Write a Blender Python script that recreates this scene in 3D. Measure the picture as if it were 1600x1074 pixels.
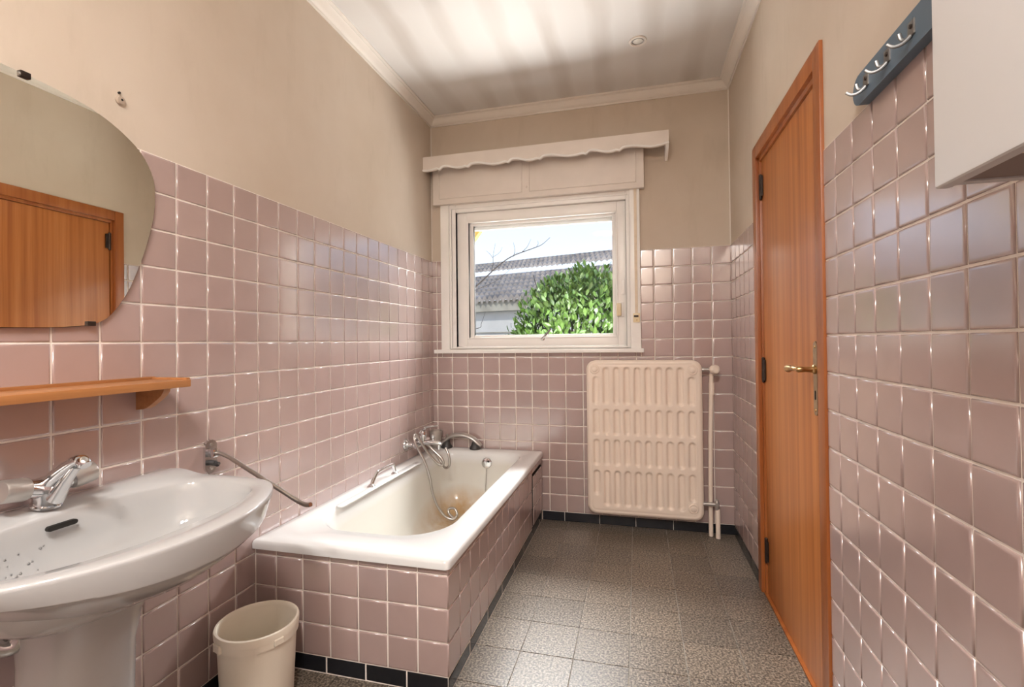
import bpy, bmesh, math, random
from mathutils import Vector, Matrix, Euler
random.seed(7)
for o in list(bpy.data.objects): bpy.data.objects.remove(o, do_unlink=True)
scene = bpy.context.scene
COL = scene.collection
PI = math.pi
# ------------------------------------------------------------------ room measures (metres)
W, D, H = 1.906, 3.121, 2.69        # right wall, window wall, ceiling
YF = -1.00                          # wall behind the camera
TP = 0.11                           # wall tile pitch
TT = 1.71                           # top of the wall tiling
BB = 0.06                           # height of the black skirting tiles
# ------------------------------------------------------------------ camera
FPX, CX, CY = 763.76, 797.09, 526.98
YAW, PITCH, ROLL = 0.25407, 0.00992, 0.01078
CAM = Vector((1.36174, 0.0, 1.15041))
RC = Matrix.Rotation(YAW, 3, 'Z') @ Matrix.Rotation(PITCH, 3, 'X') @ Matrix.Rotation(ROLL, 3, 'Y')
cd = bpy.data.cameras.new('camera'); cam = bpy.data.objects.new('camera', cd); COL.objects.link(cam)
cam.matrix_world = Matrix.Translation(CAM) @ (RC @ Matrix.Rotation(PI/2, 3, 'X')).to_4x4()
cd.sensor_width = 36.0; cd.lens = 36.0*FPX/1600
cd.shift_x = (800-CX)/1600; cd.shift_y = (CY-537)/1600
cd.clip_start = 0.02; cd.clip_end = 200
scene.camera = cam
def project(p):
    v = RC.transposed() @ (Vector(p)-CAM)
    if v.y < 0.05: return None
    return (CX+FPX*v.x/v.y, CY-FPX*v.z/v.y)
# ------------------------------------------------------------------ sky, lights, exposure
world = bpy.data.worlds.new('sky'); scene.world = world; world.use_nodes = True
wn = world.node_tree; wn.nodes.clear()
wo = wn.nodes.new('ShaderNodeOutputWorld'); wb = wn.nodes.new('ShaderNodeBackground')
tc = wn.nodes.new('ShaderNodeTexCoord'); sx = wn.nodes.new('ShaderNodeSeparateXYZ'); rp = wn.nodes.new('ShaderNodeValToRGB')
wn.links.new(tc.outputs['Generated'], sx.inputs[0]); wn.links.new(sx.outputs['Z'], rp.inputs[0])
rp.color_ramp.elements[0].position = 0.10; rp.color_ramp.elements[0].color = (0.36, 0.40, 0.45, 1)
rp.color_ramp.elements[1].position = 0.36; rp.color_ramp.elements[1].color = (0.235, 0.315, 0.475, 1)
wn.links.new(rp.outputs[0], wb.inputs[0]); wb.inputs[1].default_value = 2.6
wn.links.new(wb.outputs[0], wo.inputs[0])
def area(name, loc, direction, sx_, sy_, power, color):
    l = bpy.data.lights.new(name, 'AREA'); l.shape = 'RECTANGLE'; l.size = sx_; l.size_y = sy_
    l.energy = power; l.color = color
    o = bpy.data.objects.new(name, l); COL.objects.link(o); o.location = loc
    o.rotation_euler = Vector(direction).to_track_quat('-Z', 'Y').to_euler()
    return o
# added fill lights out of view above and below the window, strengthening its daylight
area('fill_above_window', (0.75, D+0.85, 2.78), (0, -0.72, -0.69), 2.2, 1.10, 400, (1.0, 0.995, 0.985))
area('fill_below_window', (0.75, D+1.22, 0.32), (0, -0.76, 0.65), 2.2, 1.20, 190, (1.0, 0.99, 0.975))
sun = bpy.data.lights.new('sun', 'SUN'); sun.energy = 2.6; sun.angle = 0.02; sun.color = (1.0, 0.95, 0.87)
so = bpy.data.objects.new('sun', sun); COL.objects.link(so); so.location = (-3, -4, 9)
so.rotation_euler = Vector((0.75, 0.42, -0.80)).to_track_quat('-Z', 'Y').to_euler()   # from behind the house, onto the yard
FILL_W = 33.0                        # power of the added fill lamps behind the camera
vs = scene.view_settings
vs.view_transform = 'Standard'; vs.look = 'None'; vs.gamma = 1.0; vs.use_curve_mapping = False
vs.exposure = 0.36
# ------------------------------------------------------------------ materials
def lin(r, g, b):
    f = lambda c: (c/255/12.92) if c/255 <= 0.04045 else ((c/255+0.055)/1.055)**2.4
    return (f(r), f(g), f(b), 1)
MATS = {}
def newmat(name):
    m = bpy.data.materials.new(name); m.use_nodes = True; nt = m.node_tree
    return m, nt, nt.nodes['Principled BSDF']
def N(nt, t, **kw):
    n = nt.nodes.new(t)
    for k, v in kw.items(): setattr(n, k, v)
    return n
def coords(nt, scale=(1,1,1), space='Object', rot=(0,0,0)):
    t = N(nt, 'ShaderNodeTexCoord'); mp = N(nt, 'ShaderNodeMapping')
    mp.inputs['Scale'].default_value = scale; mp.inputs['Rotation'].default_value = rot
    if space == 'World':
        g = N(nt, 'ShaderNodeNewGeometry'); nt.links.new(g.outputs['Position'], mp.inputs[0])
    else: nt.links.new(t.outputs[space], mp.inputs[0])
    return mp.outputs[0]
def noise(nt, vec, scale, detail=3, rough=0.5):
    n = N(nt, 'ShaderNodeTexNoise'); n.inputs['Scale'].default_value = scale; n.inputs['Detail'].default_value = detail
    n.inputs['Roughness'].default_value = rough; nt.links.new(vec, n.inputs['Vector']); return n.outputs['Fac']
def ramp(nt, fac, stops):
    r = N(nt, 'ShaderNodeValToRGB'); cr = r.color_ramp
    while len(cr.elements) < len(stops): cr.elements.new(0.5)
    for e, (p, c) in zip(cr.elements, stops): e.position = p; e.color = c
    nt.links.new(fac, r.inputs[0]); return r.outputs[0]
def mix(nt, a, b, fac, mode='MIX'):
    m = N(nt, 'ShaderNodeMix', data_type='RGBA', blend_type=mode)
    for s, v in ((m.inputs[0], fac), (m.inputs[6], a), (m.inputs[7], b)):
        if isinstance(v, (int, float, tuple)): s.default_value = v
        else: nt.links.new(v, s)
    return m.outputs[2]
def bump(nt, b, h, strength, dist=0.002):
    n = N(nt, 'ShaderNodeBump'); n.inputs['Strength'].default_value = strength; n.inputs['Distance'].default_value = dist
    nt.links.new(h, n.inputs['Height']); nt.links.new(n.outputs[0], b.inputs['Normal'])
def mat(name, color, rough=0.5, metal=0.0, spec=0.5, var=0.06, vscale=6.0, bumpk=0.0, bscale=60.0, coat=0.0, ior=None):
    """plain paint / metal / ceramic with a little procedural variation"""
    m, nt, b = newmat(name)
    v = coords(nt)
    f = noise(nt, v, vscale, 4)
    c0 = tuple(x*(1-var) for x in color[:3])+(1,); c1 = tuple(min(1, x*(1+var)) for x in color[:3])+(1,)
    nt.links.new(ramp(nt, f, [(0.3, c0), (0.7, c1)]), b.inputs['Base Color'])
    b.inputs['Roughness'].default_value = rough; b.inputs['Metallic'].default_value = metal
    b.inputs['Specular IOR Level'].default_value = spec
    if coat: b.inputs['Coat Weight'].default_value = coat; b.inputs['Coat Roughness'].default_value = 0.05
    if ior: b.inputs['IOR'].default_value = ior
    if bumpk: bump(nt, b, noise(nt, v, bscale, 3), bumpk)
    MATS[name] = m; return m
def tile_mat(name, c0, c1, rough, ior=1.5, coat=0.0):
    m, nt, b = newmat(name)
    oi = N(nt, 'ShaderNodeObjectInfo'); v = coords(nt, space='World')
    base = mix(nt, c0, c1, oi.outputs['Random'])
    f = noise(nt, v, 9, 3)
    base = mix(nt, base, tuple(x*0.90 for x in c0[:3])+(1,), ramp(nt, f, [(0.45, (0,0,0,1)), (0.85, (0.5,0.5,0.5,1))]))
    nt.links.new(base, b.inputs['Base Color'])
    b.inputs['Roughness'].default_value = rough; b.inputs['IOR'].default_value = ior
    b.inputs['Coat Weight'].default_value = coat; b.inputs['Coat Roughness'].default_value = 0.12; b.inputs['Coat IOR'].default_value = 1.8
    bump(nt, b, noise(nt, v, 14, 2), 0.10, 0.002)
    MATS[name] = m; return m
PINK = tile_mat('pink_glazed_tile', (0.425, 0.306, 0.285, 1), (0.462, 0.337, 0.314, 1), 0.20, 2.4, 0.25)
BLACK = tile_mat('black_glazed_tile', (0.010, 0.011, 0.014, 1), (0.016, 0.017, 0.022, 1), 0.22, 1.5)
mat('grout', lin(240, 230, 220), 0.85, var=0.08, vscale=20)
def wall_paint():
    m, nt, b = newmat('beige_wall_paint')
    v = coords(nt, space='World')
    f1 = noise(nt, v, 1.6, 4, 0.6); f2 = noise(nt, v, 55, 3)
    c = ramp(nt, f1, [(0.3, (0.575, 0.480, 0.382, 1)), (0.7, (0.64, 0.55, 0.455, 1))])
    c = mix(nt, c, (0.44, 0.36, 0.27, 1), ramp(nt, noise(nt, coords(nt, (1.2, 1.2, 0.35), 'World'), 7, 5, 0.65), [(0.55, (0,0,0,1)), (0.8, (0.30,0.30,0.30,1))]))
    nt.links.new(c, b.inputs['Base Color']); b.inputs['Roughness'].default_value = 0.72
    b.inputs['Specular IOR Level'].default_value = 0.3
    bump(nt, b, f2, 0.12, 0.002); MATS['paint'] = m
wall_paint()
def ceiling_paint():
    # old white ceiling, dust ghosting of the joists shows as soft grey stripes running to the window
    m, nt, b = newmat('ceiling_paint')
    v = coords(nt, space='World')
    s = N(nt, 'ShaderNodeSeparateXYZ'); nt.links.new(v, s.inputs[0])
    nz = noise(nt, coords(nt, (2.0, 0.8, 1), 'World'), 2.2, 3)
    a = N(nt, 'ShaderNodeMath', operation='MULTIPLY_ADD'); nt.links.new(nz, a.inputs[0]); a.inputs[1].default_value = 0.10; a.inputs[2].default_value = -0.05
    x = N(nt, 'ShaderNodeMath', operation='ADD'); nt.links.new(s.outputs['X'], x.inputs[0]); nt.links.new(a.outputs[0], x.inputs[1])
    k = N(nt, 'ShaderNodeMath', operation='MULTIPLY_ADD'); nt.links.new(x.outputs[0], k.inputs[0]); k.inputs[1].default_value = 2*PI/0.242; k.inputs[2].default_value = -2*PI*0.715/0.242
    c = N(nt, 'ShaderNodeMath', operation='COSINE'); nt.links.new(k.outputs[0], c.inputs[0])
    h = N(nt, 'ShaderNodeMath', operation='MULTIPLY_ADD'); nt.links.new(c.outputs[0], h.inputs[0]); h.inputs[1].default_value = 0.5; h.inputs[2].default_value = 0.5
    st = ramp(nt, h.outputs[0], [(0.42, (0,0,0,1)), (0.95, (1,1,1,1))])
    wgt = ramp(nt, noise(nt, coords(nt, (1.0, 0.5, 1), 'World'), 2.6, 2), [(0.30, (0.15,0.15,0.15,1)), (0.7, (1,1,1,1))])
    fac = mix(nt, (0,0,0,1), st, wgt, 'MIX')
    col = mix(nt, (0.76, 0.73, 0.695, 1), (0.60, 0.55, 0.50, 1), fac)
    nt.links.new(col, b.inputs['Base Color']); b.inputs['Roughness'].default_value = 0.8
    MATS['ceiling'] = m
ceiling_paint()
mat('white_coving', lin(232, 224, 214), 0.55, var=0.03)
mat('white_gloss_paint', lin(248, 245, 240), 0.32, var=0.04, vscale=4)
mat('aged_white_board', lin(230, 220, 210), 0.45, var=0.05, vscale=5)
mat('white_enamel', lin(240, 238, 232), 0.10, var=0.015, coat=0.3)
mat('sanitary_ceramic', lin(184, 183, 182), 0.07, var=0.015, coat=0.4)
mat('radiator_enamel', lin(242, 226, 210), 0.38, var=0.025, vscale=5)
mat('chrome', (0.72, 0.72, 0.73, 1), 0.12, 1.0, var=0.02)
mat('brushed_steel', (0.50, 0.47, 0.44, 1), 0.28, 1.0, var=0.05)
mat('satin_silver', (0.56, 0.53, 0.50, 1), 0.34, 0.75, var=0.04)
mat('dull_metal', (0.25, 0.245, 0.24, 1), 0.38, 0.8, var=0.1)
mat('dark_rubber', (0.045, 0.042, 0.042, 1), 0.45, var=0.2)
mat('aged_brass', (0.55, 0.36, 0.16, 1), 0.30, 1.0, var=0.25, vscale=40)
mat('bronze_plate', (0.40, 0.31, 0.20, 1), 0.35, 0.9, var=0.2, vscale=30)
mat('dark_hinge', (0.045, 0.03, 0.024, 1), 0.45, 0.6, var=0.3, vscale=30)
mat('black_hole', (0.01, 0.008, 0.006, 1), 0.8)
mat('bucket_plastic', lin(240, 231, 214), 0.42, var=0.03, vscale=8)
mat('blue_painted_wood', lin(92, 111, 127), 0.45, var=0.05)
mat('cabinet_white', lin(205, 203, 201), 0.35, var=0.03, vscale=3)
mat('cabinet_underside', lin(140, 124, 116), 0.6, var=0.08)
mat('ivory_plastic', lin(232, 214, 176), 0.35, var=0.08)
mat('pale_strap', lin(228, 212, 190), 0.8, var=0.06, vscale=30)
mat('nylon_plug', lin(176, 160, 144), 0.5, var=0.05)
mat('grey_pipe_trap', (0.60, 0.60, 0.60, 1), 0.18, 1.0, var=0.05)
mat('exterior_white', lin(236, 232, 226), 0.6, var=0.03)
mat('olive_board', lin(150, 130, 62), 0.7, var=0.15, vscale=10)
mat('leaf_green', (0.085, 0.165, 0.030, 1), 0.32, var=0.45, vscale=1.5, spec=0.5)
mat('bark', (0.045, 0.036, 0.032, 1), 0.8, var=0.2, vscale=20)
mat('render_grey', (0.52, 0.50, 0.47, 1), 0.85, var=0.10, vscale=2)
mat('fascia', (0.34, 0.31, 0.25, 1), 0.8, var=0.25, vscale=3)
mat('roof_tile', (0.30, 0.255, 0.22, 1), 0.85, var=0.35, vscale=3)
mat('white_sheet', (0.93, 0.93, 0.93, 1), 0.5, var=0.03)
mat('yard_ground', (0.30, 0.28, 0.24, 1), 0.9, var=0.2, vscale=3)
mat('absorber_dark', (0.085, 0.055, 0.042, 1), 0.9, var=0.25, vscale=12)
mat('lamp_glass', lin(240, 236, 226), 0.25, var=0.02)
def wood(name, cols, rough, axis, sc=1.0, coat=0.0):
    m, nt, b = newmat(name)
    s = {'Z': (26*sc, 26*sc, 0.55*sc), 'Y': (30*sc, 0.9*sc, 30*sc)}[axis]
    v = coords(nt, s, 'World')
    f = noise(nt, v, 1.0, 5, 0.62)
    g = noise(nt, coords(nt, tuple(q*5 for q in s), 'World'), 1.0, 3, 0.6)
    c = ramp(nt, f, [(0.28, cols[0]), (0.5, cols[1]), (0.72, cols[2])])
    c = mix(nt, c, cols[0], ramp(nt, g, [(0.5, (0,0,0,1)), (0.8, (0.45,0.45,0.45,1))]))
    nt.links.new(c, b.inputs['Base Color']); b.inputs['Roughness'].default_value = rough
    if coat: b.inputs['Coat Weight'].default_value = coat; b.inputs['Coat Roughness'].default_value = 0.12
    bump(nt, b, g, 0.06, 0.001); MATS[name] = m
wood('mahogany_leaf', [(0.33, 0.098, 0.024, 1), (0.47, 0.165, 0.043, 1), (0.57, 0.23, 0.073, 1)], 0.33, 'Z')
wood('mahogany_frame', [(0.26, 0.070, 0.017, 1), (0.37, 0.115, 0.028, 1), (0.45, 0.16, 0.045, 1)], 0.33, 'Z', 0.8)
wood('pine_shelf', [(0.33, 0.130, 0.042, 1), (0.43, 0.185, 0.065, 1), (0.50, 0.235, 0.09, 1)], 0.38, 'Y')
def terrazzo():
    m, nt, b = newmat('terrazzo')
    oi = N(nt, 'ShaderNodeObjectInfo'); v = coords(nt, space='World')
    n1 = noise(nt, v, 130, 3, 0.6)
    vo = N(nt, 'ShaderNodeTexVoronoi'); vo.inputs['Scale'].default_value = 150; nt.links.new(v, vo.inputs['Vector'])
    c = ramp(nt, n1, [(0.40, (0.045, 0.035, 0.027, 1)), (0.50, (0.150, 0.122, 0.096, 1)), (0.62, (0.32, 0.275, 0.225, 1))])
    c = mix(nt, c, (0.07, 0.056, 0.046, 1), ramp(nt, vo.outputs['Distance'], [(0.12, (0.65,0.65,0.65,1)), (0.28, (0,0,0,1))]))
    tone = ramp(nt, oi.outputs['Random'], [(0.0, (0.84, 0.82, 0.79, 1)), (1.0, (1.10, 1.07, 1.02, 1))])
    c = mix(nt, c, tone, 1.0, 'MULTIPLY')
    nt.links.new(c, b.inputs['Base Color']); b.inputs['Roughness'].default_value = 0.36; b.inputs['IOR'].default_value = 1.5
    MATS['terrazzo'] = m
terrazzo()
mat('terrazzo_joint', (0.40, 0.37, 0.33, 1), 0.8, var=0.1)
def mirror_mat():
    m, nt, b = newmat('mirror_silver')
    f = noise(nt, coords(nt), 3, 2)
    nt.links.new(ramp(nt, f, [(0.3, (0.93, 0.94, 0.87, 1)), (0.7, (0.94, 0.95, 0.88, 1))]), b.inputs['Base Color'])
    b.inputs['Metallic'].default_value = 1.0; b.inputs['Roughness'].default_value = 0.0; MATS['mirror'] = m
mirror_mat()
def pane_mat(name, tint, rough, body=None, k=0.0, ior=1.45):
    m = bpy.data.materials.new(name); m.use_nodes = True; nt = m.node_tree; nt.nodes.clear()
    o = N(nt, 'ShaderNodeOutputMaterial'); t = N(nt, 'ShaderNodeBsdfTransparent'); g = N(nt, 'ShaderNodeBsdfGlossy')
    t.inputs[0].default_value = tint; g.inputs['Roughness'].default_value = rough
    fr = N(nt, 'ShaderNodeFresnel'); fr.inputs[0].default_value = ior
    mx = N(nt, 'ShaderNodeMixShader'); nt.links.new(fr.outputs[0], mx.inputs[0]); nt.links.new(t.outputs[0], mx.inputs[1]); nt.links.new(g.outputs[0], mx.inputs[2])
    out = mx.outputs[0]
    if body:
        d = N(nt, 'ShaderNodeBsdfPrincipled'); d.inputs['Base Color'].default_value = body; d.inputs['Roughness'].default_value = 0.4
        m2 = N(nt, 'ShaderNodeMixShader'); m2.inputs[0].default_value = k
        nt.links.new(out, m2.inputs[1]); nt.links.new(d.outputs[0], m2.inputs[2]); out = m2.outputs[0]
    nt.links.new(out, o.inputs[0]); MATS[name] = m
pane_mat('window_glass', (0.97, 0.98, 0.98, 1), 0.0, ior=1.14)
pane_mat('water', (0.96, 0.96, 0.96, 1), 0.02, ior=1.6)
pane_mat('frosted_plastic', (0.95, 0.93, 0.90, 1), 0.2, (0.75, 0.68, 0.62, 1), 0.35)
def tub_enamel():
    # white enamel, yellowed inside, rust-brown limescale stain towards the drain
    m, nt, b = newmat('tub_enamel')
    v = coords(nt, space='World'); s = N(nt, 'ShaderNodeSeparateXYZ'); nt.links.new(v, s.inputs[0])
    zr = N(nt, 'ShaderNodeMapRange'); nt.links.new(s.outputs['Z'], zr.inputs[0])
    zr.inputs[1].default_value = 0.40; zr.inputs[2].default_value = 0.36
    c = mix(nt, (0.78, 0.78, 0.77, 1), (0.71, 0.69, 0.63, 1), zr.outputs[0])
    g = N(nt, 'ShaderNodeTexGradient', gradient_type='SPHERICAL'); mp = N(nt, 'ShaderNodeMapping')
    mp.inputs['Location'].default_value = (-0.27/0.26, -2.84/0.50, -0.09/0.17); mp.inputs['Scale'].default_value = (1/0.26, 1/0.50, 1/0.17)
    nt.links.new(v, mp.inputs[0]); nt.links.new(mp.outputs[0], g.inputs[0])
    nz = noise(nt, coords(nt, (1, 1, 0.6), 'World'), 11, 4, 0.6)
    mm = N(nt, 'ShaderNodeMath', operation='MULTIPLY'); nt.links.new(g.outputs['Fac'], mm.inputs[0]); nt.links.new(nz, mm.inputs[1])
    c = mix(nt, c, (0.50, 0.29, 0.10, 1), ramp(nt, mm.outputs[0], [(0.03, (0,0,0,1)), (0.42, (0.85,0.85,0.85,1))]))
    nt.links.new(c, b.inputs['Base Color']); b.inputs['Roughness'].default_value = 0.13
    b.inputs['Coat Weight'].default_value = 0.25; MATS['tub_enamel'] = m
tub_enamel()
# ------------------------------------------------------------------ object helpers
WORG = {}
def tag(o, label=None, cat=None, group=None, kind=None):
    if label: o['label'] = label
    if cat: o['category'] = cat
    if group: o['group'] = group
    if kind: o['kind'] = kind
    return o
def place(o, org, parent):
    WORG[o.name] = Vector(org)
    if parent:
        o.parent = parent; o.location = Vector(org)-WORG[parent.name]
    else: o.location = org
    COL.objects.link(o); return o
def empty(name, org, label, cat, group=None):
    o = bpy.data.objects.new(name, None); o.empty_display_size = 0.05
    place(o, org, None); return tag(o, label, cat, group)
def fin(name, bm, material, parent=None, smooth=35, org=None):
    """link a bmesh built in world coordinates as one object with its origin at its base"""
    bmesh.ops.remove_doubles(bm, verts=bm.verts, dist=1e-6)
    bmesh.ops.recalc_face_normals(bm, faces=bm.faces)
    if org is None:
        xs = [v.co.x for v in bm.verts]; ys = [v.co.y for v in bm.verts]; zs = [v.co.z for v in bm.verts]
        org = Vector(((min(xs)+max(xs))/2, (min(ys)+max(ys))/2, min(zs)))
    org = Vector(org)
    for v in bm.verts: v.co -= org
    me = bpy.data.meshes.new(name)
    if smooth:
        for f in bm.faces: f.smooth = True
        a = math.radians(smooth)
        for e in bm.edges:
            if len(e.link_faces) == 2 and e.calc_face_angle(0) > a: e.smooth = False
    bm.to_mesh(me); bm.free()
    me.materials.append(MATS[material] if isinstance(material, str) else material)
    o = bpy.data.objects.new(name, me)
    return place(o, org, parent)
def nb(): return bmesh.new()
def box(bm, x0, x1, y0, y1, z0, z1):
    r = bmesh.ops.create_cube(bm, size=1.0)
    for v in r['verts']:
        v.co = Vector(((x0+x1)/2+v.co.x*(x1-x0), (y0+y1)/2+v.co.y*(y1-y0), (z0+z1)/2+v.co.z*(z1-z0)))
    return r['verts']
def bev(bm, w, seg=2, ang=30):
    es = [e for e in bm.edges if len(e.link_faces) == 2 and e.calc_face_angle(0) > math.radians(ang)]
    bmesh.ops.bevel(bm, geom=es, offset=w, segments=seg, affect='EDGES', profile=0.6, clamp_overlap=True)
def bbox(x0, x1, y0, y1, z0, z1, w=0.003, seg=2):
    bm = nb(); box(bm, x0, x1, y0, y1, z0, z1)
    if w: bev(bm, w, seg)
    return bm
def loft(bm, rings, cap0=True, cap1=True, closed=True):
    vr = [[bm.verts.new(p) for p in r] for r in rings]
    n = len(vr[0])
    for a, b in zip(vr, vr[1:]):
        for i in range(n if closed else n-1):
            j = (i+1) % n
            bm.faces.new((a[i], a[j], b[j], b[i]))
    if cap0: bm.faces.new(list(reversed(vr[0])))
    if cap1: bm.faces.new(vr[-1])
    return vr
def catmull(pts, n=8, closed=False):
    P = [Vector(p) for p in pts]; out = []; m = len(P)
    for i in range(m if closed else m-1):
        if closed: a, b, c, d = P[(i-1) % m], P[i], P[(i+1) % m], P[(i+2) % m]
        else: a, b, c, d = P[max(i-1, 0)], P[i], P[i+1], P[min(i+2, m-1)]
        for k in range(n):
            t = k/n
            out.append(0.5*((2*b)+(c-a)*t+(2*a-5*b+4*c-d)*t*t+(3*b-a-3*c+d)*t**3))
    if not closed: out.append(P[-1])
    return out
def tube(bm, pts, r, seg=12, cap=True, squash=None):
    """tube along a polyline, r a number or a list"""
    P = [Vector(p) for p in pts]; rings = []; up = None
    for i, p in enumerate(P):
        t = (P[min(i+1, len(P)-1)]-P[max(i-1, 0)]).normalized()
        if up is None:
            up = Vector((0, 0, 1)) if abs(t.z) < 0.9 else Vector((1, 0, 0))
        s = t.cross(up).normalized(); u = s.cross(t).normalized(); up = u
        rr = r[i] if isinstance(r, (list, tuple)) else r
        q = squash or 1.0
        rings.append([p+(s*math.cos(2*PI*k/seg)+u*math.sin(2*PI*k/seg)*q)*rr for k in range(seg)])
    loft(bm, rings, cap, cap)
def lathe(bm, prof, base, axis=(0, 0, 1), seg=28, cap0=True, cap1=True):
    """profile [(radius, height)] about an axis from base"""
    q = Vector((0, 0, 1)).rotation_difference(Vector(axis).normalized()).to_matrix(); b = Vector(base)
    rings = [[b+q @ Vector((max(r, 1e-5)*math.cos(2*PI*k/seg), max(r, 1e-5)*math.sin(2*PI*k/seg), h)) for k in range(seg)] for r, h in prof]
    loft(bm, rings, cap0, cap1)
def prism(bm, poly, axis, a, b):
    """extrude a 2-D polygon along X, Y or Z from a to b"""
    def P(u, v, w): return {'X': (w, u, v), 'Y': (u, w, v), 'Z': (u, v, w)}[axis]
    loft(bm, [[Vector(P(u, v, a)) for u, v in poly], [Vector(P(u, v, b)) for u, v in poly]])
def stadium(u0, u1, v0, v1, n=10):
    r = (v1-v0)/2; c = (v0+v1)/2; out = []
    for k in range(n+1): t = -PI/2+PI*k/n; out.append((u1-r+r*math.cos(t), c+r*math.sin(t)))
    for k in range(n+1): t = PI/2+PI*k/n; out.append((u0+r+r*math.cos(t), c+r*math.sin(t)))
    return out
def rrect(x0, x1, y0, y1, rs, z, n=8, k=10):
    """rounded rectangle ring, counter-clockwise from the front-left corner; rs = fl, fr, br, bl"""
    cs = [((x0, y0), (1, 1), PI), ((x1, y0), (-1, 1), 1.5*PI), ((x1, y1), (-1, -1), 0), ((x0, y1), (1, -1), 0.5*PI)]
    arcs = []
    for (c, s, a0), r in zip(cs, rs):
        cx, cy = c[0]+s[0]*r, c[1]+s[1]*r
        arcs.append([Vector((cx+r*math.cos(a0+PI/2*i/n), cy+r*math.sin(a0+PI/2*i/n), z)) for i in range(n+1)])
    out = []
    for i in range(4):
        out += arcs[i]
        a, b = arcs[i][-1], arcs[(i+1) % 4][0]
        out += [a.lerp(b, j/k) for j in range(1, k)]
    return out
# ------------------------------------------------------------------ tiles
TMESH = {}
def tile_data(w, h, t, bw):
    """one pillow-edged tile, 26 triangles or so; local xy = face, z = outwards"""
    V = []; F = []
    for ins, z in ((0, -0.002), (0, t*0.45), (bw*0.35, t*0.86), (bw, t), (bw*1.9, t)):
        V += [(-w/2+ins, -h/2+ins, z), (w/2-ins, -h/2+ins, z), (w/2-ins, h/2-ins, z), (-w/2+ins, h/2-ins, z)]
    for r in range(4):
        for i in range(4):
            a = r*4+i; b = r*4+(i+1) % 4; F.append((a, b, b+4, a+4))
    F.append((16, 17, 18, 19)); return V, F
def tile_mesh(w, h, t, bw, material, nm):
    key = (round(w, 4), round(h, 4), t, material.name)
    if key not in TMESH:
        V, F = tile_data(w, h, t, min(bw, w*0.3, h*0.3)); me = bpy.data.meshes.new(nm); me.from_pydata(V, [], F)
        me.materials.append(material)
        for p in me.polygons: p.use_smooth = True
        TMESH[key] = me
    return TMESH[key]
def tiles(parent, O, U, V, cells, material=None, t=0.0035, gap=0.0054, bw=0.0038, name='tile', limit=300, tilt=0.0035, hidden=None):
    """lay tiles (u0,u1,v0,v1) on the plane O + uU + vV; the largest in the picture become parts, the rest one field"""
    material = material or PINK
    O, U, V = Vector(O), Vector(U), Vector(V); Nn = U.cross(V)
    rnd = random.Random(hash(name) % 1 + len(cells))
    sc = []
    for c in cells:
        m = O+U*(c[0]+c[1])/2+V*(c[2]+c[3])/2
        pr = [project(O+U*a+V*b) for a, b in ((c[0], c[2]), (c[1], c[2]), (c[1], c[3]), (c[0], c[3]))]
        s = 0
        if all(pr):
            ar = abs(sum(pr[i][0]*pr[(i+1) % 4][1]-pr[(i+1) % 4][0]*pr[i][1] for i in range(4)))/2
            inside = any(-5 < p[0] < 1605 and -5 < p[1] < 1079 for p in pr)
            if inside and not (hidden and hidden(m)): s = ar
        sc.append((s, c, m))
    sc.sort(key=lambda q: -q[0])
    rest = []
    porg = WORG[parent.name]
    for i, (s, c, m) in enumerate(sc):
        w, h = c[1]-c[0]-gap, c[3]-c[2]-gap
        if w < 0.004 or h < 0.004: continue
        M = Matrix((U, V, Nn)).transposed()
        M = M @ Euler((rnd.gauss(0, tilt), rnd.gauss(0, tilt), 0)).to_matrix()
        if i < limit and s > 12:
            o = bpy.data.objects.new(name, tile_mesh(w, h, t, bw, material, name)); o.parent = parent
            o.matrix_local = Matrix.Translation(m-porg) @ M.to_4x4(); COL.objects.link(o); WORG[o.name] = m
        else: rest.append((w, h, m, M))
    if rest:
        VV = []; FF = []
        for w, h, m, M in rest:
            a, f = tile_data(w, h, t, min(bw, w*0.3, h*0.3)); k = len(VV)
            VV += [tuple(M @ Vector(p)+m-porg) for p in a]; FF += [tuple(k+i for i in q) for q in f]
        me = bpy.data.meshes.new(name+'_field'); me.from_pydata(VV, [], FF); me.materials.append(material)
        for p in me.polygons: p.use_smooth = True
        o = bpy.data.objects.new(name+'_field', me); o.parent = parent; COL.objects.link(o); o['kind'] = 'stuff'; WORG[o.name] = porg
def grid(us, vs_, holes=()):
    us = sorted(set(round(u, 4) for u in us)); vs_ = sorted(set(round(v, 4) for v in vs_))
    out = []
    for a, b in zip(us, us[1:]):
        for c, d in zip(vs_, vs_[1:]):
            mu, mv = (a+b)/2, (c+d)/2
            if any(h[0] < mu < h[1] and h[2] < mv < h[3] for h in holes): continue
            out.append((a, b, c, d))
    return out
def cutgrid(us, vs_, hole):
    """grid whose tiles are cut along a rectangular hole only where they meet it"""
    out = []
    for a, b, c, d in grid(us, vs_):
        h0, h1, k0, k1 = hole
        if b <= h0 or a >= h1 or d <= k0 or c >= k1: out.append((a, b, c, d)); continue
        uu = sorted({a, b, *[u for u in (h0, h1) if a < u < b]}); vv = sorted({c, d, *[v for v in (k0, k1) if c < v < d]})
        # L-shaped remainders keep the long strip whole
        if a < h0: out.append((a, h0, c, d)); a = h0
        if b > h1: out.append((h1, b, c, d)); b = h1
        if c < k0: out.append((a, b, c, k0))
        if d > k1: out.append((a, b, k1, d))
    return out
def steps(start, stop, step, lo, hi):
    out = [lo, hi]; x = start
    while x > lo+1e-4: x -= step
    while x < hi:
        if x > lo+1e-3 and x < hi-1e-3: out.append(x)
        x += step
    return sorted(out)
ROWS = [BB+TP*k for k in range(16)]
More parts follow.
